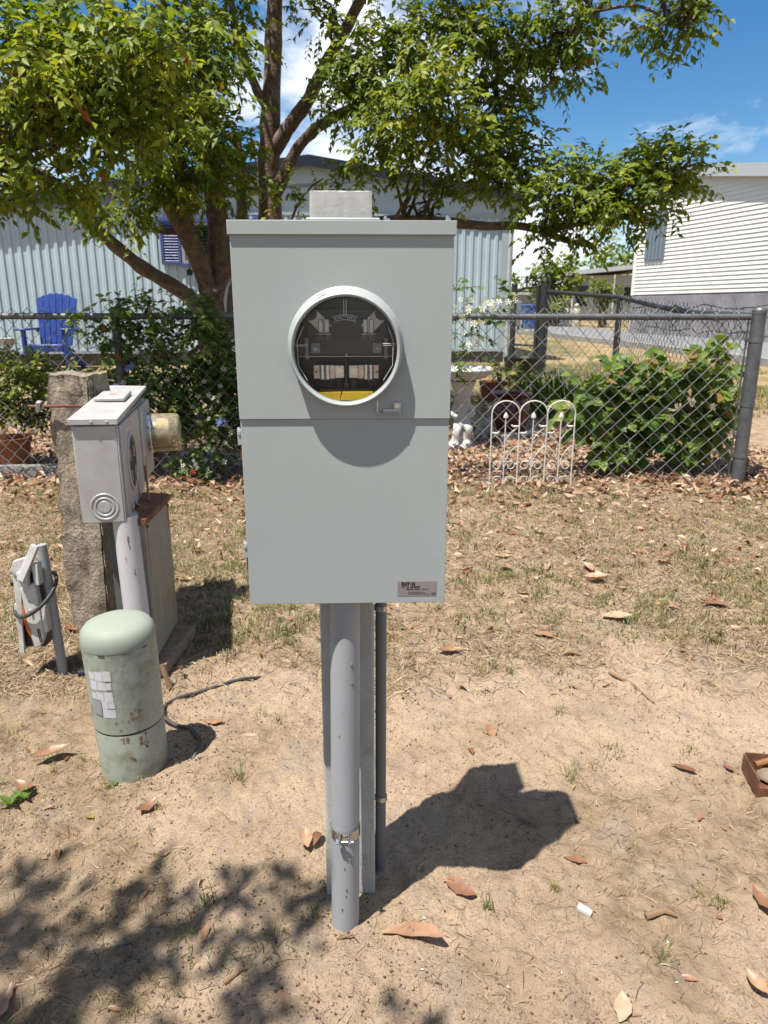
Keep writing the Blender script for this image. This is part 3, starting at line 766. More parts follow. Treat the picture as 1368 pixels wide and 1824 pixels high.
rc = empty('riser_conduit', (-0.0835, 1.302, 0), 0, 'wide grey plastic conduit running from sand to panel, strapped with zinc clamp', 'conduit')
q = MB(); q.cyl((-0.003, 0, -0.05), (0.0075, 0.015, 0.800), 0.0305, 0.0295, 36); q.build('pipe', M['pvc'], rc)
q = MB()
q.lathe([(0.0303, -0.011), (0.0320, -0.011), (0.0320, 0.011), (0.0303, 0.011)], 40, Matrix.Translation((0.001, 0.004, 0.262)))
st = q.build('strap', M['zinc'], rc)
q = MB(); q.b2((-0.010, -0.0405, 0.252), (-0.0075, -0.024, 0.272)); q.b2((0.0085, -0.0405, 0.252), (0.011, -0.024, 0.272)); q.build('strap_ear', M['zinc'], st, 30, 0.0008)
q = MB(); q.cyl((-0.015, -0.036, 0.260), (0.020, -0.036, 0.260), 0.0024, n=10); q.cyl((-0.0165, -0.036, 0.260), (-0.0105, -0.036, 0.260), 0.0052, n=6); q.cyl((0.0112, -0.036, 0.260), (0.0150, -0.036, 0.260), 0.0052, n=6); q.build('strap_bolt', M['galv'], st)

for (z, a, r_) in ((.655, -62, .0028), (.615, -60, .002), (.205, -66, .0032), (.185, -90, .0016), (.13, -82, .002), (.115, -84, .0015), (.5, -110, .0014), (.08, -100, .002)):
    b = R(a); x_ = -0.003 + .0105 * z / .8; y_ = .015 * z / .8
    q = MB(); q.ball((x_ + .0301 * math.cos(b), y_ + .0301 * math.sin(b), z), r_, 8, 5, (1, 1, 1.8)); q.build('mud_speck', M['mudspot'], rc)
sc_ = empty('side_conduit', (-0.007, 1.470, 0), 0, 'thin dark grey conduit with two clips at back right of the concrete post', 'conduit')
q = MB(); q.cyl((-0.002, 0, -0.05), (0.001, 0, 0.800), 0.0125, n=20); q.build('pipe', M['pvc_dark'], sc_)
q = MB(); q.b2((-0.016, -0.02, 0.772), (0.018, 0.02, 0.835)); q.build('conduit_body', M['pvc'], sc_, 30, 0.002)
for z in (0.70, 0.215):
    q = MB(); q.lathe([(0.0126, -0.006), (0.0142, -0.006), (0.0142, 0.006), (0.0126, 0.006)], 20, Matrix.Translation((0, 0, z))); q.b2((-0.026, -0.004, z - 0.006), (-0.0136, 0.004, z + 0.006))
    q.build('clip', M['zinc'], sc_)

# ------------------------------------------------------------------ old service equipment on the left
# weathered aggregate post
op = empty('old_concrete_post', (-1.235, 2.93, 0), R(-8), 'rough weathered aggregate concrete post behind the old silver meter box', 'post')
bm = noisy_block((0.175, 0.16, 1.16), 30, 0.016, 8, 14, 0.012)
stretch(bm, lambda c: Vector((c.x + 0.03 * (c.z / 1.16) , c.y, c.z)))
o = bm_obj('shaft', bm, M['rough_conc'], op, 60); o.location = (0, 0, 0.50)
q = MB(); q.cyl((-0.14, -0.115, 0.962), (0.11, -0.10, 0.965), 0.0055, n=8); rod = q.build('threaded_rod', M['rust'], op)
q = MB(); q.box((-0.098, -0.112, 0.963), (0.016, 0.030, 0.038), (R(10), R(12), R(20))); q.build('square_nut', M['alum'], rod, 30, 0.002)

def old_meter_box():
    # local frame: +y along the box away from the viewer, +x is the front with the sockets
    root = empty('old_meter_box', (-0.970, 2.405, 0), R(11.0), 'weathered silver two-gang meter box leaning on the old concrete post', 'meter box')
    L = 0.80; z0, z1 = 0.615, 0.952
    b = MB(); b.b2((-0.070, 0, z0), (0.070, L, z1)); body = b.build('body', M['alum'], root, 30, 0.003)
    t = MB(); t.add([(-0.077, -0.012, 0.958), (0.079, -0.012, 0.955), (0.079, L + 0.01, 0.985), (-0.077, L + 0.01, 0.990), (-0.077, -0.012, 0.980), (0.081, -0.012, 0.977), (0.081, L + 0.01, 1.002), (-0.077, L + 0.01, 1.008)],
                    [(0, 1, 2, 3), (4, 7, 6, 5), (0, 4, 5, 1), (1, 5, 6, 2), (2, 6, 7, 3), (3, 7, 4, 0)])
    top = t.build('sloped_lid', M['alum'], root, 30, 0.0025)
    t = MB(); t.box((0.0, 0.44, 1.002), (0.110, 0.20, 0.014), (R(1.7), 0, 0)); hub = t.build('hub_cap', M['alum'], top, 30, 0.004)
    t = MB(); t.box((0.0, 0.44, 1.0095), (0.026, 0.03, 0.001), (R(1.7), 0, 0)); t.build('red_paint_dab', M['red'], hub)
    for x in (-0.004, 0.045):
        t = MB(); t.ball((x, -0.013, 0.967), 0.005, 10, 5, (1, .5, 1)); t.build('rivet', M['alum'], top)
    # front covers
    for i, (y0, y1) in enumerate(((0.025, 0.475), (0.495, 0.79))):
        c = MB(); c.b2((0.0702, y0, z0 + (0.004 if i == 0 else 0.03)), (0.082 + 0.006 * i, y1, z1 - 0.004)); cv = c.build('cover', M['alum'], root, 30, 0.004)
        yc = (0.20, 0.640)[i]; zc = (0.790, 0.822)[i]; r = (0.098, 0.088)[i]
        Mx = Matrix.Translation((0.082 + 0.006 * i, yc, zc)) @ Matrix.Rotation(R(90), 4, 'Y')
        c = MB(); c.lathe([(r + 0.010, 0), (r + 0.009, 0.005), (r, 0.007), (r - 0.003, 0.003), (r - 0.003, 0.0006)], 48, Mx); c.build('socket_rim', M['alum'], cv)
        if i == 0:
            c = MB(); c.lathe([(r - 0.003, 0.0012), (0.001, 0.0012)], 40, Mx); c.build('dark_socket', M['socket'], cv)
            c = MB()
            for zz_ in (-0.045, 0.03):
                for yy in (-0.045, 0.045): c.b2((0.0835, yc + yy - 0.012, zc + zz_ - 0.02), (0.0870, yc + yy + 0.012, zc + zz_ + 0.02))
            c.build('old_jaws', M['tin'], cv)
            c = MB(); c.lathe([(r - 0.003, 0.0055), (0.001, 0.0065)], 40, Mx); c.build('glass_blank', M['glass'], cv)
    for y in (0.012, 0.012, 0.012):
        pass
    for k, z in enumerate((0.905, 0.845, 0.735)):
        t = MB(); t.ball((0.0705, 0.012, z), 0.0055, 10, 5, (.8, 1, 1)); t.build('cover_screw', M['alum'], body)
    t = MB(); t.b2((0.0702, 0.001, z0 + 0.001), (0.0745, 0.0235, z1 - 0.004)); t.build('corner_flange', M['alum'], body, 30, 0.002)
    # knock-out rings pressed into the narrow end
    K = Matrix.Translation((0.008, -0.0002, 0.672)) @ AX
    t = MB(); t.lathe([(0.048, 0), (0.046, 0.0022), (0.043, 0.0022), (0.041, 0)], 40, K); t.lathe([(0.034, 0), (0.032, 0.0022), (0.0295, 0.0022), (0.0275, 0)], 40, K); t.lathe([(0.021, 0), (0.0195, 0.0018), (0.001, 0.0019)], 32, K); t.build('knockout', M['alum'], body)
    # rust runs on the front
    for (y, za, zb, w) in ((0.30, z0 + 0.002, 0.70, 0.030), (0.10, z0 + 0.002, 0.66, 0.028), (0.52, 0.66, 0.75, 0.022)):
        t = MB(); n = 6
        vs_ = []; xx = 0.0893 if y > 0.48 else 0.0828
        for i in range(n + 1):
            f = i / n; ww = w * (1 - f) ** 0.7 * (0.8 + 0.4 * random.random()) / 2 + 0.001
            vs_ += [(xx, y - ww, za + (zb - za) * f), (xx, y + ww, za + (zb - za) * f)]
        t.add(vs_, [(2 * i, 2 * i + 1, 2 * i + 3, 2 * i + 2) for i in range(n)]); t.build('rust_run', M['mossrust'], root, 0)
    return root
old_meter_box()
# electric meter plugged into the far socket
em = empty('electricity_meter', (-0.970, 2.405, 0), R(11.0), 'round yellowed glass electricity meter plugged into the far end of old silver box', 'meter')
Mx = Matrix.Translation((0.0955, 0.640, 0.822)) @ Matrix.Rotation(R(90), 4, 'Y')
q = MB(); q.lathe([(0.086, 0.0), (0.086, 0.014), (0.083, 0.018)], 48, Mx); q.build('base_ring', M['zinc'], em)
q = MB(); q.lathe([(0.080, 0.012), (0.0795, 0.105), (0.077, 0.120), (0.070, 0.128), (0.001, 0.131)], 48, Mx); q.build('dome', M['meterglass'], em, 50)
q = MB(); q.lathe([(0.060, 0.0), (0.060, 0.07), (0.055, 0.085), (0.001, 0.086)], 32, Mx); q.build('mechanism', M['amber'], em)
q = MB(); q.lathe([(0.066, 0.0), (0.066, 0.035), (0.0655, 0.035)], 32, Mx); q.build('inner_sleeve', M['zinc'], em)

wp = empty('white_riser_post', (-0.893, 2.435, 0), R(6), 'white painted riser post with brown scrapes under the old silver meter box', 'post')
q = MB(); q.cyl((0, 0, -0.04), (-0.020, 0.03, 0.625), 0.044, n=28); q.build('pipe', M['white_pvc'], wp)
for (z, dz, x) in ((0.54, 0.05, 0.006), (0.475, 0.028, -0.004), (0.43, 0.030, 0.022)):
    q = MB(); pts = [(x - 0.012 + random.uniform(-.003, .003), -0.0415 + 0.03 * (z / 0.625) - 0.0005, z + dz * (i / 4 - .5)) for i in range(5)]
    q.tube(pts, [0.0015, 0.003, 0.002, 0.003, 0.001], 6, flat=0.5); q.build('brown_scrape', M['brownmark'], wp)
op2 = empty('green_timber_stake', (-0.985, 2.62, 0), R(10), 'narrow mossy timber stake between rough post and white riser post', 'stake')
q = MB(); q.b2((-0.028, -0.02, -0.02), (0.030, 0.02, 0.63)); q.build('stake', M['wood'], op2, 30, 0.003)

def cabinet():
    root = empty('utility_cabinet', (-0.855, 2.47, 0.066), R(2.5), 'grey steel cabinet with rusted top behind the white riser post', 'cabinet')
    h = 0.545
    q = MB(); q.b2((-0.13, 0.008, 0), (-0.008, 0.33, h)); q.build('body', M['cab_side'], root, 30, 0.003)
    q = MB(); q.b2((-0.0078, 0.0, 0.0), (0.004, 0.338, h - 0.012)); q.b2((-0.03, -0.004, 0.0), (0.004, 0.0, h - 0.012)); f = q.build('front_cover', M['cabinet'], root, 30, 0.003)
    q = MB(); q.add([(-0.145, -0.012, h - 0.012), (0.012, -0.012, h - 0.022), (0.012, 0.352, h - 0.022), (-0.145, 0.352, h - 0.008), (-0.145, -0.012, h + 0.012), (0.012, -0.012, h + 0.002), (0.012, 0.352, h + 0.002), (-0.145, 0.352, h + 0.014)],
                   [(0, 1, 2, 3), (4, 7, 6, 5), (0, 4, 5, 1), (1, 5, 6, 2), (2, 6, 7, 3), (3, 7, 4, 0)])
    lid = q.build('rusted_lid', M['rust'], root, 30, 0.002)
    lid['label'] = 'rust brown lid with pale bare corner'
    bare = MB(); bare.add([(-0.143, -0.010, h + 0.0135), (-0.045, -0.009, h + 0.0068), (-0.03, 0.05, h + 0.0070), (-0.075, 0.12, h + 0.0105), (-0.143, 0.14, h + 0.0150)], [(0, 1, 2, 3, 4)]); bare.build('bare_patch', M['cabinet'], lid, 0)
    q = MB(); q.tube([(-0.115, 0.03, h + 0.012), (-0.10, 0.07, h + 0.036), (-0.07, 0.12, h + 0.032), (-0.05, 0.14, h + 0.010)], [0.012, 0.020, 0.016, 0.006], 10, flat=0.6); q.build('bent_flap', M['cabinet'], lid)
    for y in (0.02, 0.318):
        q = MB(); q.ball((0.006, y, h - 0.035), 0.006, 8, 5); q.build('rusty_screw', M['rust'], f)
    for (y, za, zb, w) in ((0.315, 0.40, h - 0.03, 0.012), (0.02, 0.30, h - 0.03, 0.010)):
        t = MB(); vs_ = []
        for i in range(7):
            g = i / 6; ww = w * (0.3 + 0.7 * g) / 2
            vs_ += [(0.0046, y - ww, za + (zb - za) * g), (0.0046, y + ww, za + (zb - za) * g)]
        t.add(vs_, [(2 * i, 2 * i + 1, 2 * i + 3, 2 * i + 2) for i in range(6)]); t.build('rust_run', M['mossrust'], f, 0)
cabinet()
bm = noisy_block((0.13, 0.36, 0.05), 10, 0.006, 4, 9, 0.004)
o = bm_obj('timber_sleeper', bm, M['wood']); o.location = (-0.868, 2.62, 0.026); o.rotation_euler = (0, 0, R(-4)); tag(o, 'split weathered timber under the rusty topped grey cabinet', 'timber')
q = MB(); q.cyl((0, 0, 0), (-0.028, 0.015, 0.085), 0.010, n=12); o = q.build('pipe_stub', M['stick']); o.location = G(303, 1225); tag(o, 'short beige pipe stub sticking from the sand beside black cable', 'pipe')
q = MB(); q.tube([(0, 0, 0), (-0.02, 0.06, 0.05), (-0.045, 0.12, 0.11)], 0.0045, 8); o = q.build('beige_twig', M['stick']); o.location = (-0.90, 2.68, 0.622); tag(o, 'thin beige stick resting on the rusted cabinet lid', 'stick')
# black cable on the sand
pts = [(243, 1210), (275, 1212), (300, 1213)]
cpx = [(470, 1198), (440, 1206), (405, 1215), (360, 1225), (325, 1233), (300, 1243), (290, 1262), (294, 1282), (315, 1292), (338, 1303), (354, 1322), (358, 1336), (349, 1350), (343, 1357)]
P = [G(*c) for c in cpx]
P = [Vector((p.x, p.y, gz(p.x, p.y) + 0.006)) for p in P]
P[6].z += 0.012; P[7].z += 0.015; P[8].z += 0.008; P[11].z += 0.01; P[-1].z -= 0.012; P[0].z -= 0.014
fineP = []
for i in range(len(P) - 1):
    p0, p1, p2, p3 = P[max(i - 1, 0)], P[i], P[i + 1], P[min(i + 2, len(P) - 1)]
    for k in range(4):
        t = k / 4
        fineP.append(0.5 * ((2 * p1) + (-p0 + p2) * t + (2 * p0 - 5 * p1 + 4 * p2 - p3) * t * t + (-p0 + 3 * p1 - 3 * p2 + p3) * t ** 3))
fineP.append(P[-1])
q = MB(); q.tube(fineP, 0.0062, 10); o = q.build('black_cable', M['rubber'], None, 60); tag(o, 'loose black cable end snaking over the sand beside the green pedestal', 'cable')

def green_pedestal():
    root = empty('green_pedestal', (-0.752, 1.905, 0), R(0), 'pale green domed plastic utility pedestal with torn white stickers', 'pedestal', rot=(R(0.5), R(-1.2), 0))
    q = MB(); q.lathe([(0.0945, -0.06), (0.096, 0.0), (0.0985, 0.155), (0.0975, 0.160)], 56); q.build('base_shell', M['greenped'], root, 40)
    q = MB(); q.lathe([(0.0990, 0.166), (0.0992, 0.172), (0.1015, 0.300), (0.1020, 0.420)], 56); up = q.build('upper_shell', M['greenped'], root, 40)
    q = MB(); q.lathe([(0.0965, 0.158), (0.0965, 0.168)], 48); q.build('seam', M['black'], root)
    q = MB(); q.lathe([(0.1028, 0.418), (0.1034, 0.425), (0.1028, 0.440), (0.0985, 0.457), (0.088, 0.470), (0.066, 0.480), (0.03, 0.4845), (0.001, 0.485)], 56); dm = q.build('domed_cap', M['greentop'], root, 60)
    for a in (-98, -30):
        q = MB(); q.tube([(0.1035 * math.cos(R(a + d)), 0.1035 * math.sin(R(a + d)), 0.4165) for d in (-5, 0, 5)], 0.0014, 6); q.build('cap_slot', M['black'], dm)
    # handle bolt on the left
    q = MB(); a = R(198); c, s = math.cos(a), math.sin(a); q.cyl((0.100 * c, 0.100 * s, 0.330), (0.120 * c, 0.120 * s, 0.330), 0.010, n=12); q.build('lock_bolt', M['black'], up)
    # cracked sticker pieces, each bent round the shell
    def patch(a0, a1, z0, z1, mat, name, jit=0.0, lift=0.0006):
        n = 5; v = []
        for i in range(n + 1):
            a = R(a0 + (a1 - a0) * i / n); zt = z1 + random.uniform(-jit, jit); zb = z0 + random.uniform(-jit, jit)
            for z in (zb, zt):
                r = float(np.interp(z, (.166, .172, .3, .42), (.0990, .0992, .1015, .1020))) + lift
                v.append((r * math.cos(a), r * math.sin(a), z))
        MB().add(v, [(2 * i, 2 * i + 2, 2 * i + 3, 2 * i + 1) for i in range(n)]).build(name, mat, up, 60)
    A = -128
    for (a, b, z0, z1, mt, lf) in ((0, 12, .338, .361, 'sticker', .0006), (12.6, 27, .336, .366, 'sticker', .0006), (27.5, 41, .338, .369, 'greyplas', .0010), (0.5, 15, .306, .3365, 'sticker', .0006), (15.8, 31, .309, .3345, 'sticker', .0006), (31.6, 40, .312, .333, 'greyplas', .0014),
                                  (0.5, 11, .276, .297, 'sticker', .0006), (11.6, 25, .277, .302, 'sticker', .0006), (25.6, 40, .273, .304, 'sticker', .0006), (-1.5, 18.5, .228, .2745, 'silver', .0022), (19, 30, .250, .2755, 'sticker', .0006), (30.5, 41, .252, .2715, 'sticker', .0006), (18, 41, .222, .2490, 'sticker', .0006)):
        patch(A + a, A + b, z0, z1, M[mt], 'sticker_piece', 0.0009, lf)
    def blot(a, z, da, dz, mat, r0=0.1005):
        v = []; n = 12
        for i in range(n):
            t = 2 * math.pi * i / n; k = random.uniform(0.6, 1.1); aa = R(a + da * k * math.cos(t)); zz_ = z + dz * k * math.sin(t)
            v.append((r0 * math.cos(aa), r0 * math.sin(aa), zz_))
        MB().add(v, [tuple(range(n))]).build('mud_spot', M['mudspot'], up, 0)
    rb = random.Random(3)
    for (a, z, da, dz, k) in ((-57, .222, 8, .022, 9), (-80, .142, 6, .012, 6), (-50, .135, 5, .022, 8), (-72, .083, 6, .004, 3), (-43, .113, 4, .008, 3), (-88, .20, 20, .02, 4)):
        for _ in range(k):
            z_ = z + rb.uniform(-dz, dz); blot(a + rb.uniform(-da, da), z_, rb.uniform(1, 3.6), rb.uniform(.002, .008), None, float(np.interp(z_, (0, .155, .166, .172, .3, .42), (.096, .0985, .0990, .0992, .1015, .1020))) + .0007)
    return root
green_pedestal()

def broken_pedestal():
    root = empty('broken_pedestal', (-1.235, 2.50, 0), 0, 'broken pale grey cable pedestal with black strap at the left edge', 'pedestal')
    q = MB(); q.tube([(0.012, 0, -0.05), (0.0, 0.0, 0.30), (-0.012, 0.0, 0.525)], 0.022, 18); q.build('stake_post', M['pvc'], root)
    # left shell plate, torn at its inner edge
    out = [(-0.150, 0.10), (-0.126, 0.10), (-0.118, 0.20), (-0.110, 0.26), (-0.104, 0.32), (-0.098, 0.37), (-0.075, 0.405), (-0.070, 0.475), (-0.112, 0.468), (-0.128, 0.44), (-0.134, 0.28)]
    q = MB(); q.prism(out, -0.06, -0.048); q.b2((-0.150, -0.048, 0.10), (-0.138, 0.03, 0.30)); q.build('torn_shell', M['greyplas'], root, 30, 0.002)
    q = MB(); q.prism([(-0.132, 0.44), (-0.108, 0.482), (-0.045, 0.500), (-0.030, 0.475), (-0.062, 0.398), (-0.092, 0.388), (-0.095, 0.402), (-0.075, 0.412), (-0.112, 0.425)], -0.075, -0.058); q.build('cap_shell', M['greyplas'], root, 30, 0.004)
    q = MB(); q.box((-0.042, -0.075, 0.475), (0.030, 0.026, 0.150), (R(-14), R(28), 0)); q.box((-0.070, -0.080, 0.415), (0.045, 0.03, 0.055), (0, R(4), 0)); q.build('broken_lid', M['greyplas'], root, 30, 0.003)
    # inner tray with slots
    q = MB(); q.prism([(-0.098, 0.372), (-0.030, 0.395), (-0.022, 0.300), (-0.020, 0.175), (-0.040, 0.135), (-0.072, 0.128), (-0.088, 0.230)], -0.070, -0.035); tray = q.build('inner_tray', M['greyplas'], root, 30, 0.004)
    for x in (-0.042, -0.034):
        q = MB(); q.box((x, -0.0712, 0.180), (0.004, 0.002, 0.055), (0, R(-6), 0)); q.build('slot', M['black'], tray)
    q = MB(); q.tube([(-0.066 + 0.010 * math.cos(R(t)), -0.0715, 0.272 + 0.016 * math.sin(R(t))) for t in range(110, -100, -30)], 0.004, 6, flat=0.4); q.build('worn_mark', M['sticker'], tray)
    q = MB(); q.b2((-0.022, -0.065, 0.19), (0.0, -0.02, 0.30)); q.build('side_block', M['greyplas'], root, 30, 0.004); q = MB(); q.b2((-0.030, -0.075, 0.385), (-0.004, -0.03, 0.47)); q.build('side_block', M['greyplas'], root, 30, 0.004)
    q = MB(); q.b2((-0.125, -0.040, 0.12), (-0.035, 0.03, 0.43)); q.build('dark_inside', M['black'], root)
    q = MB(); q.tube([(-0.105, -0.045, 0.33), (-0.100, -0.06, 0.25), (-0.085, -0.066, 0.20), (-0.076, -0.062, 0.16)], [0.006, 0.011, 0.010, 0.004], 10); q.tube([(-0.085, -0.062, 0.41), (-0.07, -0.066, 0.43), (-0.05, -0.05, 0.425)], 0.005, 8); q.build('orange_cable', M['orange'], root)
    # strap loop
    pts = []
    for i in range(29):
        a = 2 * math.pi * i / 28
        pts.append((-0.060 + 0.098 * math.cos(a), -0.015 + 0.078 * math.sin(a), 0.330 + 0.045 * math.cos(a) * 0.9 + 0.055 * math.sin(a)))
    q = MB(); q.tube(pts, 0.0085, 8, False); strap = q.build('strap', M['rubber'], root, 60)
    q = MB(); q.ball((-0.140, -0.045, 0.385), 0.013, 10, 7); q.build('strap_buckle', M['black'], strap)
broken_pedestal()
bpy.data.objects['broken_pedestal'].scale = (0.80, 0.85, 0.96)

# pot, edging stones on the left behind the fence
def pot(name, loc, r, h, mat, label, lip=0.16):
    root = empty(name, loc, 0, label, 'flower pot')
    q = MB(); q.lathe([(0.001, 0), (r * 0.70, 0.0), (r * 0.92, h * (1 - lip)), (r * 0.97, h * (1 - lip)), (r * 1.0, h), (r * 0.90, h), (r * 0.85, h * 0.86)], 36); q.build('pot_wall', mat, root, 40)
    q = MB(); q.lathe([(r * 0.86, h * 0.86), (0.001, h * 0.88)], 28); q.build('soil', M['mudspot'], root)
    return root
pot('terracotta_pot', (-3.12, 5.95, gz(-3.12, 5.95)), 0.185, 0.30, M['terra'], 'terracotta pot on concrete edging at the left edge behind the fence')
pot('terracotta_pot', (1.42, 9.6, gz(1.42, 9.6) - 0.02), 0.175, 0.26, M['terra'], 'terracotta pot behind the burgundy urn near the birdbath')
for (a, b, lab) in (((-3.75, 5.74), (-2.62, 5.80), 'concrete edging strip in front of the left terracotta pot'), ((-1.78, 6.35), (-1.18, 6.2), 'mossy concrete edging strip under the flowering vine')):
    a, b = Vector((*a, 0)), Vector((*b, 0)); bm = noisy_block(((b - a).length, 0.10, 0.11), 8, 0.006, 5, 6, 0.004)
    o = bm_obj('edging_strip', bm, M['pad_conc']); mid = (a + b) / 2; o.location = (mid.x, mid.y, gz(mid.x, mid.y) + 0.04); o.rotation_euler = (0, 0, math.atan2(b.y - a.y, b.x - a.x)); tag(o, lab, 'edging')

# ------------------------------------------------------------------ chain-link fences
def chain_mesh(a, b, z0, z1, pitch=0.122, r=0.0026, sag=0.0):
    """woven zigzag wires between plan points a and b"""
    a, b = Vector(a), Vector(b); L = (b - a).length; d = (b - a) / L; nrm = Vector((-d.y, d.x, 0))
    n = int(L / (pitch / 2)); rows = int((z1 - z0) / (pitch / 2))
    V, F = [], []
    rnd_ = random.Random(4)
    for k in range(n + 1):
        s0 = k * pitch / 2
        pts = []
        for i in range(rows + 1):
            s = s0 + (pitch / 4 + 0.003) * (1 if (i + k) % 2 else -1)
            s = min(max(s, 0), L)
            P_ = a + d * s + nrm * (0.004 if (i + k) % 2 else -0.004)
            gzv = a.z * (1 - s / L) + b.z * s / L
            bow = 0.012 * math.sin(s * 2.1 + i * 0.3)
            pts.append(Vector((P_.x, P_.y, gzv + z0 + (z1 - z0) * i / rows)) + nrm * bow)
        for i in range(len(pts) - 1):
            p, q = pts[i], pts[i + 1]; t = (q - p)
            if t.length < 1e-4: continue
            t.normalize(); u = nrm; w = t.cross(u).normalized(); base = len(V)
            for e_ in (p - t * r * 0.6, q + t * r * 0.6):
                V.extend([e_ + u * r, e_ + w * r, e_ - u * r, e_ - w * r])
            F.extend([(base + j, base + (j + 1) % 4, base + 4 + (j + 1) % 4, base + 4 + j) for j in range(4)])
    return np.array([tuple(v) for v in V]), np.array(F)
def gl(x, y, z=0.0): return Vector((x, y, gz(x, y) + z))

ff = empty('chain_link_fence', (0, 5.65, 0), 0, 'long galvanised chain-link fence crossing the picture behind the meter panel', 'fence')
inv = Matrix.Translation((0, -5.65, 0))
CORNER = (2.80, 5.60)
V, F = chain_mesh((-4.2, 5.72, 0), (2.74, 5.61, 0), 0.02, 1.335)
me = np_mesh('chain_link_mesh', V - np.array([0, 5.65, 0]), F, M['wire'], smooth=True); link('chain_link_mesh', me, ff)['kind'] = 'stuff'
q = MB(); q.tube([(-4.2, 0.07, 1.275), (-1.0, 0.02, 1.272), (2.74, -0.04, 1.268)], 0.024, 14); rail = q.build('top_rail', M['fence'], ff)
q = MB()
for i in range(34):
    x = -2.9 + i * 0.168
    q.tube([(x + 0.004 * math.sin(t_ * 3), 0.07 - 0.11 * (x + 4.2) / 6.94 + 0.030 * math.cos(t_), 1.2715 + 0.030 * math.sin(t_)) for t_ in np.linspace(0, 6.28, 11)], 0.0035, 5, False)
q.build('tie_wires', M['wire'], ff)['kind'] = 'stuff'
for x in (-2.05, 0.35):
    q = MB(); q.cyl((x, 0.075, -0.1), (x, 0.07, 1.25), 0.032, n=16); q.build('post', M['fence'], ff)
q = MB(); q.cyl((2.80, -0.05, -0.1), (2.80, -0.05, 1.315), 0.050, n=24); q.lathe([(0.052, 1.29), (0.052, 1.318), (0.04, 1.335), (0.001, 1.34)], 24, Matrix.Translation((2.80, -0.05, 0))); cpst = q.build('corner_post', M['fence'], ff)
for z in (1.10, 0.62, 0.22):
    q = MB(); q.lathe([(0.0505, z - 0.016), (0.0535, z - 0.016), (0.0535, z + 0.016), (0.0505, z + 0.016)], 24, Matrix.Translation((2.80, -0.05, 0))); q.b2((2.715, -0.056, z - 0.012), (2.752, -0.044, z + 0.012)); q.build('tension_band', M['fence'], cpst)
q = MB(); q.b2((2.722, -0.050, 0.02), (2.734, -0.044, 1.30)); q.build('tension_bar', M['fence'], cpst)

SF = [(2.84, 5.66), (3.13, 10.0), (2.47, 11.6)]
sfo = empty('side_fence', (3.13, 10.0, gz(3.13, 10.0)), 0, 'dark side fence running back from the corner post toward the gate', 'fence')
off = Vector(sfo.location)
pieces = []
for i in range(2):
    a, b = SF[i], SF[i + 1]
    V, F = chain_mesh((a[0], a[1], float(base_h(*a))), (b[0], b[1], float(base_h(*b))), 0.02, 1.30, 0.122, 0.0028)
    link('chain_link_mesh', np_mesh('chain_link_mesh', V - np.array(off), F, M['wire'], smooth=True), sfo)['kind'] = 'stuff'
q = MB(); pr = [Vector((x, y, float(base_h(x, y)) + 1.27)) - off for x, y in ((2.80, 5.62), (2.95, 7.3), (3.06, 8.7), (3.13, 10.0), (2.47, 11.6))]
q.tube(pr, 0.027, 12); q.build('top_rail', M['fence_dark'], sfo)
for (x, y, r, h) in ((2.985, 7.75, 0.035, 1.25), (3.13, 10.0, 0.042, 1.27)):
    if y < 9: continue
    p = gl(x, y) - off; q = MB(); q.cyl(p - Vector((0, 0, 0.1)), p + Vector((0, 0, h)), r, n=14); q.build('post', M['fence_dark'], sfo)

gt = empty('garden_gate', (2.29, 11.75, gz(2.29, 11.75)), 0, 'black gate with finial ornament between two dark posts by the house corner', 'gate')
off = Vector(gt.location)
for (x, y, r, h, lb) in ((2.47, 11.6, 0.075, 1.42, 1), (2.38, 11.66, 0.035, 1.35, 0), (2.06, 11.95, 0.045, 1.36, 0)):
    p = gl(x, y) - off; q = MB(); q.cyl(p - Vector((0, 0, .1)), p + Vector((0, 0, h)), r, n=14); q.ball(p + Vector((0, 0, h)), r * 1.15, 12, 6, (1, 1, .7)); q.build('gate_post', M['fence_dark'], gt)
a, b = gl(2.06, 11.95, 1.25) - off, gl(2.38, 11.66, 1.33) - off
q = MB(); q.tube([a, (a + b) / 2 + Vector((0, 0, 0.03)), b], 0.02, 8); q.build('gate_frame', M['fence_dark'], gt); q = MB(); q.tube([a - Vector((0, 0, 0.8)), b - Vector((0, 0, 0.88))], 0.018, 8); q.build('gate_frame', M['fence_dark'], gt)
m_ = (a + b) / 2 + Vector((0, 0, 0.04)); q = MB()
q.cyl(m_, m_ + Vector((0, 0, 0.13)), 0.014, n=8); q.ball(m_ + Vector((0, 0, 0.145)), 0.028, 8, 6)
for s_ in (-1, 1): q.tube([m_ + Vector((0, 0, .10)), m_ + Vector((s_ * .05, 0, .055)), m_ + Vector((s_ * .085, 0, .02)), m_ + Vector((s_ * .085, 0, .07))], 0.010, 6)
q.build('finial_ornament', M['fence_dark'], gt)
V, F = chain_mesh((2.06, 11.95, float(base_h(2, 12))), (2.38, 11.66, float(base_h(2, 12))), 0.05, 1.22, 0.118, 0.003)
link('chain_link_mesh', np_mesh('chain_link_mesh', V - np.array(off), F, M['wire'], smooth=True), gt)['kind'] = 'stuff'

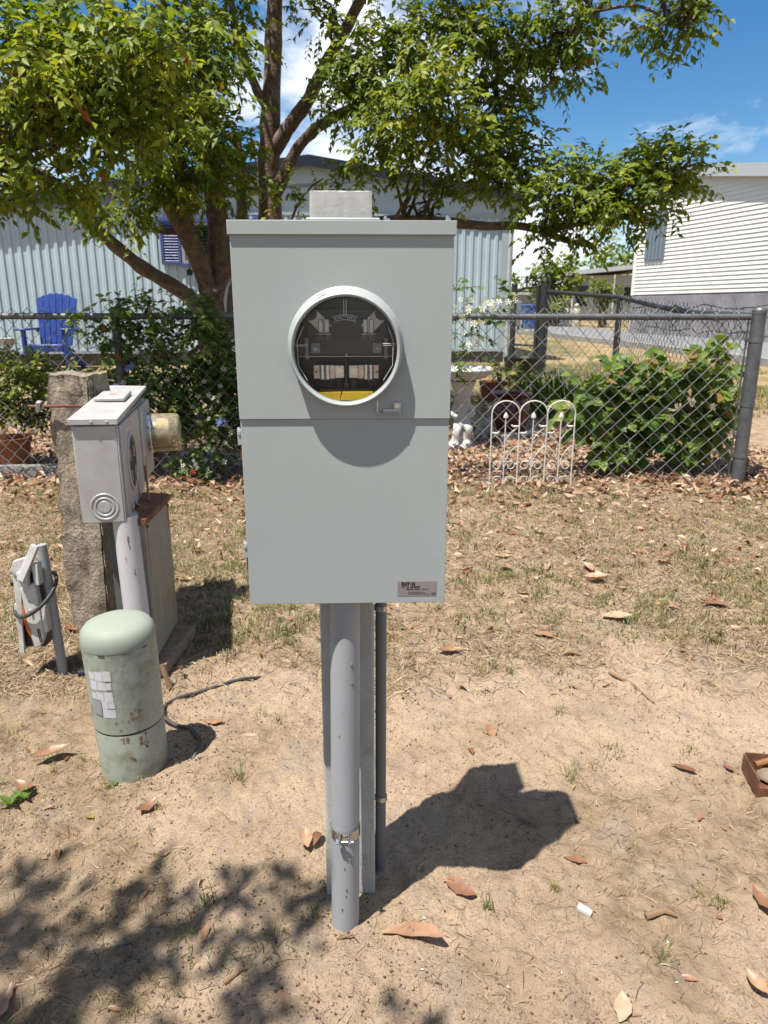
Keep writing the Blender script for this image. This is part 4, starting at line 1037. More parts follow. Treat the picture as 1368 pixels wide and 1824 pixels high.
# ------------------------------------------------------------------ garden ornaments
def trellis():
    p0, p1 = G(870, 862), G(1018, 850)
    root = empty('wire_edging_trellis', (p0.x, 5.50, gz(p0.x, 5.5)), R(1.0), 'low white rusty wire trellis with three arches and birds before the fence', 'trellis')
    W = 0.212; r = 0.0052
    n = 3
    for i in range(n + 1):
        q = MB(); q.cyl((i * W, 0, -0.03), (i * W, 0, 0.56 if 0 <= i <= n else 0.5), r, n=8); q.build('upright', M['whiteiron'], root)
    for i in range(n):
        x0 = i * W
        q = MB(); q.tube([(x0 + W / 2 - W / 2 * math.cos(t), 0, 0.555 + 0.098 * math.sin(t)) for t in np.linspace(0, math.pi, 15)], r, 8); q.build('arch', M['whiteiron'], root)
        xm = x0 + W / 2
        q = MB(); q.cyl((xm, 0, 0.015), (xm, 0, 0.52), r * 0.85, n=8); st = q.build('centre_stem', M['whiteiron'], root)
        q = MB(); q.lathe([(0.001, 0.515), (0.018, 0.525), (0.019, 0.535), (0.010, 0.556), (0.001, 0.568)], 10, Matrix.Translation((xm, 0, 0)) @ Matrix.Diagonal((1, .5, 1, 1))); q.build('bud_finial', M['whiteiron'], st)
        for s_ in (-1, 1):
            zt_ = 0.395 if s_ < 0 else 0.445
            MB().tube([(xm + s_ * (W / 2) * t, 0, zt_ - 0.10 * (1 - t) ** 2) for t in np.linspace(0, .8, 7)], r * 0.6, 6).build('scroll', M['whiteiron'], root)
            MB().tube([(xm + s_ * (W / 2) * t, 0, 0.305 - 0.14 * (1 - t) ** 2) for t in np.linspace(0, 1, 8)], r * 0.6, 6).build('scroll', M['whiteiron'], root)
            for zz_ in (0.155, 0.035):
                pts = []
                for k in range(15):
                    t = k / 14; a_ = math.pi * 0.5 - t * math.pi * 1.65; rad = 0.034 * (1 - 0.35 * t)
                    pts.append((xm + s_ * (0.052 + rad * math.cos(a_) * 1.0), 0, zz_ + rad * math.sin(a_)))
                MB().tube([(xm, 0, zz_ - 0.02), (xm + s_ * 0.022, 0, zz_ + 0.028)] + pts, r * 0.62, 6).build('scroll', M['whiteiron'], root)
            zb = 0.40 if s_ < 0 else 0.452; xb = xm + s_ * W * 0.34
            q = MB(); q.ball((xb, 0, zb + 0.006), 0.011, 8, 6, (2.0, .6, .8)); q.ball((xb + 0.022 * s_ * -1, 0, zb + 0.014), 0.007, 8, 5); q.tube([(xb + 0.015 * s_, 0, zb + 0.008), (xb + 0.04 * s_, 0, zb + 0.012)], [0.006, 0.002], 6); q.build('bird', M['whiteiron'], root)
trellis()

def birdbath():
    loc = (0.76, 7.05, gz(0.76, 7.05))
    root = empty('birdbath', loc, 0, 'white cast stone birdbath with sculpted figure stem beside the panel', 'birdbath')
    q = MB(); q.lathe([(0.001, 0.655), (0.10, 0.66), (0.22, 0.69), (0.265, 0.735), (0.280, 0.765), (0.268, 0.785), (0.245, 0.78), (0.18, 0.745), (0.001, 0.735)], 40); q.build('bowl', M['statue'], root, 50)
    q = MB(); q.lathe([(0.13, 0.655), (0.105, 0.60), (0.085, 0.54), (0.075, 0.40), (0.07, 0.36)], 24); q.build('upper_stem', M['statue'], root, 50)
    # small seated figure carved as stem, one continuous body
    me = bpy.data.meshes.new('figure')
    J = [(0, 0, .26), (0, -.01, .33), (0, -.02, .40), (0, -.03, .46), (0, -.04, .51),
         (-.05, -.06, .22), (-.055, -.12, .20), (-.06, -.11, .08), (-.06, -.15, .04),
         (.05, -.06, .22), (.06, -.13, .22), (.05, -.10, .10), (.05, -.14, .05),
         (-.07, -.03, .42), (-.10, -.06, .34), (-.05, -.11, .32), (.07, -.03, .42), (.11, -.05, .35), (.06, -.11, .33)]
    E_ = [(0, 1), (1, 2), (2, 3), (3, 4), (0, 5), (5, 6), (6, 7), (7, 8), (0, 9), (9, 10), (10, 11), (11, 12), (2, 13), (13, 14), (14, 15), (2, 16), (16, 17), (17, 18)]
    me.from_pydata(J, E_, []); o = link('carved_figure', me, root)
    me.materials.append(M['statue'])
    sk = o.modifiers.new('skin', 'SKIN'); rad = [.07, .06, .062, .028, .05, .05, .042, .03, .028, .05, .042, .03, .028, .032, .026, .022, .032, .026, .022]
    for i, v in enumerate(me.skin_vertices[0].data): v.radius = (rad[i], rad[i]); v.use_root = (i == 0)
    sd = o.modifiers.new('sub', 'SUBSURF'); sd.levels = 2; sd.render_levels = 2
    q = MB(); q.lathe([(0.001, -0.01), (0.155, -0.01), (0.15, 0.03), (0.115, 0.06), (0.09, 0.10), (0.075, 0.36)], 28); q.build('plinth', M['statue'], root, 50)
birdbath()
def frog():
    p = G(866, 752); loc = (1.05, 7.5, gz(1.05, 7.5))
    root = empty('frog_ornament', loc, R(15), 'small pale stone sitting frog beside the burgundy urn', 'ornament')
    q = MB(); q.ball((0, 0.02, 0.085), 0.085, 16, 10, (1.0, 1.15, 1.0)); q.ball((0, -0.03, 0.165), 0.06, 14, 9, (1.05, 1.0, .85)); 
    for s_ in (-1, 1): q.ball((s_ * 0.032, -0.04, 0.213), 0.021, 10, 7); q.ball((s_ * 0.080, 0.0, 0.05), 0.052, 12, 8, (.7, 1.3, 1)); q.tube([(s_ * .045, -.05, .12), (s_ * .055, -.09, .05), (s_ * .05, -.13, .01)], [.025, .02, .022], 8); q.ball((s_ * 0.085, -0.08, 0.012), 0.03, 8, 5, (1, 1.6, .5))
    q.build('body', M['frog'], root, 60)
frog()
ur = empty('burgundy_urn', (1.36, 7.75, gz(1.36, 7.75) + 0.035), 0, 'large glazed burgundy urn behind the white wire trellis', 'urn')
q = MB(); q.lathe([(0.001, 0), (0.135, 0), (0.16, 0.05), (0.205, 0.16), (0.212, 0.24), (0.185, 0.31), (0.165, 0.345), (0.185, 0.375), (0.215, 0.39), (0.21, 0.405), (0.17, 0.395), (0.150, 0.36)], 40); q.build('urn_wall', M['burgundy'], ur, 50)
q = MB(); q.lathe([(0.155, 0.345), (0.001, 0.345)], 24); q.build('soil', M['mudspot'], ur)
bm = noisy_block((0.62, 0.56, 0.07), 10, 0.008, 6, 5, 0.01); o = bm_obj('paving_slab', bm, M['pad_conc']); o.location = (1.36, 7.72, gz(1.36, 7.75)); o.rotation_euler = (0, 0, R(12)); tag(o, 'concrete slab under the burgundy urn', 'slab')
hs = [G(820, 715), G(840, 700), G(870, 704), G(900, 690)]
q = MB(); q.tube([gl(p.x, p.y, 0.02) for p in hs], 0.014, 8); tag(q.build('garden_hose', simple('green_hose', (0.02, 0.09, 0.06), 0.4)), 'dark green hose lying behind the birdbath', 'hose')

# ------------------------------------------------------------------ pale blue mobile home
HA, HB = Vector((-9.34, 12.59, 0)), Vector((2.20, 13.80, 0))
HD = (HB - HA).normalized(); HN = Vector((HD.y, -HD.x, 0)); HL = (HB - HA).length
HOME_Z = 0.0
home = empty('mobile_home', HA, math.atan2(HD.y, HD.x), 'pale blue corrugated mobile home with navy roof edge behind the tree', 'house')
PEAK_S = HL - 3.5
def gable(s): return 3.70 - abs(s - PEAK_S) * 0.14
# local axes: x along wall, -y to viewer
WB = 0.60
nsh = 13; sw = HL / nsh
for i in range(nsh):
    mb = MB(); vs_ = []; steps = []
    s = i * sw
    rib = sw / 6
    prof = []
    for k in range(6):
        b0 = s + k * rib
        prof += [(b0, 0.0), (b0 + rib * 0.42, 0.0), (b0 + rib * 0.55, -0.020), (b0 + rib * 0.87, -0.020)]
    prof.append((s + sw, 0.0))
    for (x, y) in prof:
        yy = y - (0.003 if i % 2 else 0)
        vs_ += [(x, yy, WB), (x, yy, 2.90)]
    mb.add(vs_, [(2 * k, 2 * k + 2, 2 * k + 3, 2 * k + 1) for k in range(len(prof) - 1)])
    mb.build('wall_sheet', M['bluewall'], home, 0)
q = MB(); outl = [(0, 2.90)] + [(HL, 2.90)] + [(x, gable(x)) for x in np.linspace(HL, 0, 25)]
q.prism(outl, 0.0, 0.06); q.build('gable_panel', M['bluewall'], home, 0)
q = MB(); q.b2((0, -0.030, 2.875), (HL, -0.001, 2.925)); q.build('gable_trim', M['wall_trim'], home)
q = MB(); q.b2((0, -0.035, 0.565), (HL, -0.001, 0.62)); q.build('base_trim', M['wall_trim'], home)
q = MB(); q.b2((HL - 0.10, -0.034, 0.56), (HL + 0.03, 0.02, 3.15)); q.build('corner_trim', M['wall_trim'], home)
q = MB(); q.b2((HL - 0.02, 0.0, 0.56), (HL + 0.01, 9.0, 3.15)); q.build('side_wall', M['bluewall'], home)
# skirting of blocks
bz0 = -0.1
nb = 0
for row in range(4):
    z0 = 0.0 + row * 0.145
    x = HL - 5.6 + (0.2 if row % 2 else 0)
    while x < HL - 0.02:
        w = min(0.40, HL - x); q = MB(); q.b2((x + 0.008, 0.02, z0 + 0.006), (x + w - 0.008, 0.16, z0 + 0.139)); q.build('block', M['block'], home, 0); x += w
q = MB(); q.b2((0, 0.05, 0.0), (HL, 0.155, 0.57)); q.build('skirting', M['block'], home)
# roof: two slopes with navy fascia
for side in (-1, 1):
    rl = 4.0 if side > 0 else 8.5
    s0, s1 = PEAK_S, PEAK_S + side * rl
    z0, z1 = 3.74, 3.74 - rl * 0.14
    q = MB(); q.add([(s0, -0.14, z0), (s1, -0.14, z1), (s1, 9.2, z1), (s0, 9.2, z0), (s0, -0.14, z0 + 0.05), (s1, -0.14, z1 + 0.05), (s1, 9.2, z1 + 0.05), (s0, 9.2, z0 + 0.05)], [(0, 1, 2, 3), (4, 7, 6, 5), (0, 4, 5, 1), (1, 5, 6, 2), (2, 6, 7, 3), (3, 7, 4, 0)])
    rf = q.build('roof', M['wall_trim'], home, 0)
    q = MB(); q.add([(s0, -0.17, z0 - 0.10), (s1, -0.17, z1 - 0.10), (s1, -0.14, z1 - 0.10), (s0, -0.14, z0 - 0.10), (s0, -0.17, z0 + 0.07), (s1, -0.17, z1 + 0.07), (s1, -0.14, z1 + 0.07), (s0, -0.14, z0 + 0.07)], [(0, 1, 2, 3), (4, 7, 6, 5), (0, 4, 5, 1), (1, 5, 6, 2), (2, 6, 7, 3), (3, 7, 4, 0)])
    q.build('fascia', M['navy'], rf, 0)
    if side > 0:
        q = MB(); q.b2((s1, -0.17, z1 - 0.08), (s1 + 0.09, 9.2, z1 + 0.06)); q.build('gutter', M['navy'], rf)
    # soffit
    q = MB(); q.add([(s0, -0.135, z0 - 0.05), (s1, -0.135, z1 - 0.05), (s1, 0.0, z1 - 0.05), (s0, 0.0, z0 - 0.05)], [(0, 1, 2, 3)]); q.build('soffit', M['wall_trim'], rf, 0)
q = MB(); q.tube([(HL + 0.48, -0.25, 3.10), (HL + 0.25, -0.12, 2.98), (HL + 0.07, -0.03, 2.86), (HL + 0.06, -0.03, 1.6), (HL + 0.06, -0.03, 0.25), (HL + 0.16, -0.10, 0.15)], 0.045, 10); q.build('downpipe', M['wall_trim'], home)
# lower rear roof edge seen past the corner
q = MB(); q.b2((HL - 0.2, 3.0, 2.62), (HL + 0.55, 8.8, 2.78)); q.build('rear_fascia', M['navy'], home)
q = MB(); q.tube([(HL + 0.40, 3.02, 2.60), (HL + 0.33, 3.02, 2.46), (HL + 0.12, 3.02, 2.40)], 0.05, 8); q.build('rear_gutter_elbow', M['wall_trim'], home)
# window with louvred shutters
def local_x(px_, py_):
    d = ray(px_, py_); t = (HA.x * HN.x + HA.y * HN.y) / (d[0] * HN.x + d[1] * HN.y)
    p = Vector((d[0] * t, d[1] * t, 0)); return (p - HA).dot(HD), CAM_H + d[2] * t
wx0, wzt = local_x(321, 396); wx1, wzb = local_x(372, 470); sx0, _ = local_x(284, 396)
wx1 = wx0 + 1.0
win = MB(); 
for (a_, b_) in (((wx0, wzb), (wx0 + 0.05, wzt)), ((wx1 - 0.05, wzb), (wx1, wzt)), ((wx0 + 0.05, wzb), (wx1 - 0.05, wzb + 0.05)), ((wx0 + 0.05, wzt - 0.05), (wx1 - 0.05, wzt))): win.b2((a_[0], -0.065, a_[1]), (b_[0], -0.015, b_[1]))
wo_ = win.build('window', M['winframe'], home)
q = MB(); q.b2((wx0 + 0.05, -0.045, wzb + 0.05), (wx1 - 0.05, -0.040, wzt - 0.05)); q.build('pane', glassmat('window_pane', (0.7, 0.72, 0.75), 0.3, 0.03), wo_)
q = MB(); q.b2((wx0 + 0.05, -0.028, wzb + 0.05), (wx1 - 0.05, -0.022, wzt - 0.05)); q.build('window_back', M['winglass'], wo_)
nsl = 11
for i in range(nsl):
    z = wzb + 0.08 + (wzt - wzb - 0.16) * i / (nsl - 1)
    q = MB(); q.box(((wx0 + wx1) / 2, -0.034, z), (wx1 - wx0 - 0.12, 0.004, 0.040), (R(30), 0, 0)); q.build('blind_slat', M['blind'], wo_, 0)
q = MB(); q.b2((wx0 - 0.02, -0.10, wzb - 0.05), (wx1 + 0.02, -0.015, wzb - 0.003)); q.build('sill', M['shutter'], wo_)
q = MB(); q.b2((sx0 - 0.04, -0.10, wzt + 0.003), (wx1 + 0.4, -0.015, wzt + 0.06)); q.build('head_trim', M['shutter'], wo_)
for (a_, b_) in ((sx0, wx0 - 0.012), (wx1 + 0.012, wx1 + 0.012 + (wx0 - sx0))):
    q = MB(); zb_, zt_ = wzb - 0.02, wzt
    for (u, v_) in (((a_, zb_), (a_ + 0.045, zt_)), ((b_ - 0.045, zb_), (b_, zt_)), ((a_ + 0.045, zb_), (b_ - 0.045, zb_ + 0.05)), ((a_ + 0.045, zt_ - 0.05), (b_ - 0.045, zt_))): q.b2((u[0], -0.075, u[1]), (v_[0], -0.025, v_[1]))
    shu = q.build('shutter', M['shutter'], home)
    for i in range(13):
        z = zb_ + 0.075 + (zt_ - zb_ - 0.15) * i / 12
        q = MB(); q.box(((a_ + b_) / 2, -0.05, z), (b_ - a_ - 0.09, 0.008, 0.050), (R(-38), 0, 0)); q.build('slat', M['shutter'], shu, 0)

# blue adirondack chair
def adirondack():
    x, y = -5.42, 12.1
    root = empty('adirondack_chair', (x, y, gz(x, y)), R(4), 'bright blue plastic adirondack chair by the pale corrugated wall', 'chair')
    fan = 6
    for i in range(fan):
        t = (i - 2.5); w = 0.105; top = 1.24 - 0.018 * t * t
        q = MB(); xb, xt = t * 0.085, t * 0.112
        y0, y1 = 0.22, 0.46
        ta, tb_ = 1.25 - 0.95 * (xt + 0.0545) ** 2, 1.25 - 0.95 * (xt - 0.0545) ** 2
        q.add([(xb - 0.041, y0, 0.40), (xb + 0.041, y0, 0.40), (xt + 0.0545, y1, ta), (xt - 0.0545, y1, tb_), (xb - 0.041, y0 + 0.025, 0.40), (xb + 0.041, y0 + 0.025, 0.40), (xt + 0.0545, y1 + 0.025, ta), (xt - 0.0545, y1 + 0.025, tb_)],
              [(0, 1, 2, 3), (4, 7, 6, 5), (0, 4, 5, 1), (1, 5, 6, 2), (2, 6, 7, 3), (3, 7, 4, 0)])
        q.build('back_slat', M['chair'], root, 30, 0.008)
    for i in range(5):
        q = MB(); q.box((0, -0.22 + i * 0.115, 0.425 - i * 0.026), (0.56, 0.100, 0.026), (R(-13), 0, 0)); q.build('seat_slat', M['chair'], root, 30, 0.006)
    q = MB(); q.box((0, -0.285, 0.385), (0.56, 0.03, 0.11)); q.build('front_apron', M['chair'], root, 30, 0.008)
    for s_ in (-1, 1):
        q = MB(); q.prism([(s_ * 0.26, -0.34), (s_ * 0.44, -0.34), (s_ * 0.45, -0.1), (s_ * 0.36, 0.36), (s_ * 0.29, 0.36)], 0.66, 0.69, 'z'); q.build('armrest', M['chair'], root, 30, 0.01)
        q = MB(); q.box((s_ * 0.315, -0.26, 0.33), (0.045, 0.11, 0.66)); q.build('front_leg', M['chair'], root, 30, 0.008)
        q = MB(); q.box((s_ * 0.29, 0.18, 0.20), (0.04, 0.95, 0.10), (R(-20), 0, 0)); q.build('rear_leg', M['chair'], root, 30, 0.008)
    q = MB(); q.box((0, 0.36, 0.66), (0.68, 0.03, 0.07)); q.build('back_rail', M['chair'], root)
adirondack()
# small white side pot left of chair
q = MB(); q.lathe([(0.001, 0), (0.10, 0), (0.14, 0.09), (0.15, 0.12), (0.001, 0.11)], 20); o = q.build('planter_bowl', M['statue']); o.location = (-6.1, 12.0, gz(-6.1, 12.0) + 0.42); tag(o, 'small pale bowl on a stand left of the blue chair', 'bowl')
q = MB(); q.cyl((0, 0, -0.02), (0, 0, 0.42), 0.06, 0.05, 14); o = q.build('bowl_stand', M['block']); o.location = (-6.1, 12.0, gz(-6.1, 12.0)); tag(o, 'dark stand under the pale bowl left of blue chair', 'stand')
# wind chime hanging at the trunk
wc = empty('wind_chime', at(339, 500, 8.2), 0, 'dark metal wind chime hanging beside the tree trunk', 'wind chime')
q = MB(); q.tube([(0, 0, 0.30), (0, 0, 0.13)], 0.004, 6); q.build('hanger', M['fence_dark'], wc)
q = MB(); q.prism([(-.035, .10), (0, .13), (.035, .10), (.025, .05), (0, .06), (-.025, .05)], -.004, .004); q.build('star', M['fence_dark'], wc)
q = MB(); q.tube([(0, 0, .06), (0, 0, -.12)], 0.003, 6); q.tube([(-.05, 0, -.11), (-.03, 0, -.085), (0, 0, -.08), (.03, 0, -.085), (.05, 0, -.11), (-.05, 0, -.11)], .005, 6); q.build('crown_plate', M['fence_dark'], wc)
for x in (-.018, 0, .018):
    q = MB(); q.cyl((x, 0, -.12), (x, 0, -.30 - 3 * abs(x)), .007, n=8); q.build('chime_tube', M['fence_dark'], wc)
# white curved plastic object between trunk and panel
q = MB(); q.tube([at(414, 492, 7.6), at(405, 512, 7.6), at(401, 535, 7.6), at(402, 556, 7.6)], [0.012, 0.03, 0.035, 0.02], 10, flat=0.4); tag(q.build('curved_white_panel', M['statue']), 'pale curved plastic shape at left edge of the grey panel by trunk', 'panel')

# ------------------------------------------------------------------ cream clapboard house on the right
CA, CB = Vector((8.55, 26.0, 0)), Vector((12.6, 12.0, 0))
CD = (CB - CA).normalized(); CL = (CB - CA).length
ch = empty('cream_house', CA, math.atan2(CD.y, CD.x), 'cream clapboard house with grey stone base at the right edge', 'house')
# local: x along wall to the viewer, -y faces the road
Z0 = 1.78
def roofz(s): return 5.55 - s * 0.155
bz = Z0; kx = 0
exp_ = 0.118
while bz < 5.6:
    s_end = min(CL, (5.55 - bz) / 0.155); s_end2 = min(CL, max(0.05, (5.55 - bz - exp_) / 0.155))
    q = MB(); q.add([(0, -0.030, bz), (s_end, -0.030, bz), (s_end2, -0.004, bz + exp_), (0, -0.004, bz + exp_), (0, 0.0, bz), (s_end, 0.0, bz), (s_end2, 0.0, bz + exp_), (0, 0.0, bz + exp_)], [(0, 1, 2, 3), (0, 4, 5, 1), (1, 5, 6, 2), (0, 3, 7, 4), (4, 7, 6, 5)])
    q.build('clapboard', M['siding'], ch, 0); bz += exp_
q = MB(); q.b2((-0.06, -0.04, Z0 - 0.02), (0.10, 0.06, 5.5)); q.build('corner_board', M['siding'], ch)
q = MB(); q.b2((-0.05, 0.002, 0.2), (0.0, 8, 5.4)); q.build('end_wall', M['siding'], ch)
q = MB(); q.b2((0, 0.02, 0.0), (CL, 0.10, Z0)); q.build('foundation', M['mortar'], ch)
q = MB(); q.prism([(0.0, Z0), (CL, Z0), (CL, roofz(CL)), (0, 5.55)], 0.001, 0.10); q.build('wall_core', M['siding'], ch, 0)
# field stones
rs = random.Random(9); cols_ = 34; rows_ = 4
gx = [[i * CL / cols_ + (0 if i in (0, cols_) else rs.uniform(-.14, .14)) + (0.2 if j % 2 else 0) * (0 if i in (0, cols_) else 1) for i in range(cols_ + 1)] for j in range(rows_ + 1)]
gzz = [[0.30 + j * (Z0 - 0.33) / rows_ + (0 if j in (0, rows_) else rs.uniform(-.09, .09)) for i in range(cols_ + 1)] for j in range(rows_ + 1)]
for j in range(rows_):
    for i in range(cols_):
        quad = [(gx[j][i], gzz[j][i]), (gx[j][i + 1], gzz[j][i + 1]), (gx[j + 1][i + 1], gzz[j + 1][i + 1]), (gx[j + 1][i], gzz[j + 1][i])]
        c_ = (sum(p[0] for p in quad) / 4, sum(p[1] for p in quad) / 4)
        sh = [(c_[0] + (p[0] - c_[0]) * 0.93, c_[1] + (p[1] - c_[1]) * 0.92) for p in quad]
        q = MB(); q.prism(sh, -0.02 - rs.uniform(0, .025), 0.02); q.build('stone', M['stone'], ch, 0)
# roof with wide overhang
q = MB(); q.add([(-0.5, -0.20, 5.72), (CL + .3, -0.20, 5.72 - (CL + .8) * .155), (CL + .3, 8, 5.72 - (CL + .8) * .155), (-0.5, 8, 5.72), (-0.5, -0.20, 5.84), (CL + .3, -0.20, 5.84 - (CL + .8) * .155), (CL + .3, 8, 5.84 - (CL + .8) * .155), (-0.5, 8, 5.84)], [(0, 1, 2, 3), (4, 7, 6, 5), (0, 4, 5, 1), (1, 5, 6, 2), (2, 6, 7, 3), (3, 7, 4, 0)])
rf = q.build('roof', M['roofmetal'], ch, 0)
q = MB(); q.add([(-0.5, -0.24, 5.60), (CL + .3, -0.24, 5.60 - (CL + .8) * .155), (CL + .3, -0.205, 5.60 - (CL + .8) * .155), (-0.5, -0.205, 5.60), (-0.5, -0.24, 5.93), (CL + .3, -0.24, 5.93 - (CL + .8) * .155), (CL + .3, -0.205, 5.93 - (CL + .8) * .155), (-0.5, -0.205, 5.93)], [(0, 1, 2, 3), (4, 7, 6, 5), (0, 4, 5, 1), (1, 5, 6, 2), (2, 6, 7, 3), (3, 7, 4, 0)])
q.build('fascia', M['greyfascia'], rf, 0)
q = MB(); q.b2((0.55, -0.062, 2.85), (1.55, -0.034, 4.35)); shn = q.build('shutter', M['greyshut'], ch)
for i in range(5):
    q = MB(); q.b2((0.60 + i * 0.19, -0.085, 2.86), (0.72 + i * 0.19, -0.0625, 4.34)); q.build('shutter_rib', M['greyshut'], shn)
for (x, w_) in ((1.5, .5), (3.0, .6)):
    pass

# ------------------------------------------------------------------ foliage engine
LEAF_V = {
 'lance': (np.array([(0, 0, 0), (-.5, .42, .10), (0, .45, 0), (.5, .42, .10), (0, 1, -.10)]), np.array([(0, 2, 1), (0, 3, 2), (1, 2, 4), (2, 3, 4)])),
 'heart': (np.array([(0, .08, 0), (-.28, -.02, .03), (-.5, .28, .05), (-.30, .65, .02), (0, 1, -.12), (.30, .65, .02), (.5, .28, .05), (.28, -.02, .03), (0, .4, -.03)]),
           np.array([(8, i, i + 1) for i in range(0, 7)] + [(8, 7, 0)])),
 'star': (np.array([(0, 0, 0)] + [p for k in range(5) for p in ((.5 * math.sin(2 * math.pi * (k - .22) / 5), .5 * math.cos(2 * math.pi * (k - .22) / 5), .08), (.5 * math.sin(2 * math.pi * (k + .22) / 5), .5 * math.cos(2 * math.pi * (k + .22) / 5), .08))]),
          np.array([(0, 1 + 2 * k, 2 + 2 * k) for k in range(5)])),
}
def frames(D, Nn):
    D = D / np.linalg.norm(D, axis=-1, keepdims=True)
    X = np.cross(D, Nn); X /= np.maximum(np.linalg.norm(X, axis=-1, keepdims=True), 1e-6)
    Z = np.cross(X, D)
    return X, D, Z
def twig_leaves(center, rad, n_tw, n_lf, tw_len, rg, shell=0.55, droop=0.5, spread=0.9, face=(-0.15, -0.55, 0.8)):
    u = rg.normal(size=(n_tw, 3)); u /= np.linalg.norm(u, axis=1, keepdims=True)
    rr = rg.random((n_tw, 1)) ** shell
    B = np.array(center) + u * rr * np.array(rad)
    # bunch the twigs so that light and dark clumps and gaps form
    nc = max(3, n_tw // 9); K = B[rg.integers(0, n_tw, nc)]; j = rg.integers(0, nc, n_tw)
    B = B + (K[j] - B) * 0.45
    D = u * 0.9 + rg.normal(size=(n_tw, 3)) * 0.6 + np.array([0, 0, 0.15]); D /= np.linalg.norm(D, axis=1, keepdims=True)
    L = tw_len * rg.uniform(0.6, 1.3, (n_tw, 1))
    t = (np.arange(n_lf) + 1.0) / n_lf
    P = B[:, None, :] + D[:, None, :] * (L[:, None, :] * t[None, :, None]) + np.array([0, 0, -1.0]) * (droop * 0.35 * L[:, None, :] * (t ** 2)[None, :, None])
    side = np.cross(D, np.array([0, 0, 1.0])); side /= np.maximum(np.linalg.norm(side, axis=1, keepdims=True), 1e-5)
    sg = np.where(np.arange(n_lf) % 2 == 0, 1.0, -1.0)
    LD = D[:, None, :] * 0.55 + side[:, None, :] * (sg[None, :, None] * spread) + np.array([0, 0, -droop]) + rg.normal(size=(n_tw, n_lf, 3)) * 0.38
    NN = np.array(face) + rg.normal(size=(n_tw, n_lf, 3)) * 0.5
    tip = P[:, -1, :]
    tone = np.repeat(rg.random((n_tw, 1)), n_lf, 1) * 0.55 + rg.random((n_tw, n_lf)) * 0.45
    return P.reshape(-1, 3), LD.reshape(-1, 3), NN.reshape(-1, 3), tone.reshape(-1), B, tip
def prisms(A, B, r0, r1):
    T = B - A; T = T / np.maximum(np.linalg.norm(T, axis=1, keepdims=True), 1e-6)
    U = np.cross(T, np.array([0.31, 0.2, 0.93])); U /= np.maximum(np.linalg.norm(U, axis=1, keepdims=True), 1e-6)
    W = np.cross(T, U); V = []
    for P_, r in ((A, r0), (B, r1)):
        for k in range(3):
            a = 2 * math.pi * k / 3; V.append(P_ + (U * math.cos(a) + W * math.sin(a)) * np.reshape(r, (-1, 1)))
    V = np.stack(V, 1).reshape(-1, 3); n = len(A); b = np.arange(n)[:, None] * 6
    F = np.concatenate([np.stack([b[:, 0] + k, b[:, 0] + (k + 1) % 3, b[:, 0] + 3 + (k + 1) % 3, b[:, 0] + 3 + k], 1) for k in range(3)])
    return V, F
def leaf_bulk(P, D, NN, tone, kind, Lf, W, rg, jitter=0.3):
    X, Y, Z = frames(D, NN)
    s = rg.uniform(1 - jitter, 1 + jitter, (len(P), 1, 1))
    T, Fc = LEAF_V[kind]
    V = P[:, None, :] + s * (T[None, :, 0:1] * W * X[:, None, :] + T[None, :, 1:2] * Lf * Y[:, None, :] + T[None, :, 2:3] * Lf * Z[:, None, :])
    nv = len(T); F = (np.arange(len(P))[:, None, None] * nv + Fc[None]).reshape(-1, 3)
    return V.reshape(-1, 3), F, np.repeat(tone, len(Fc)), (X, Y, Z, s[:, 0, 0])
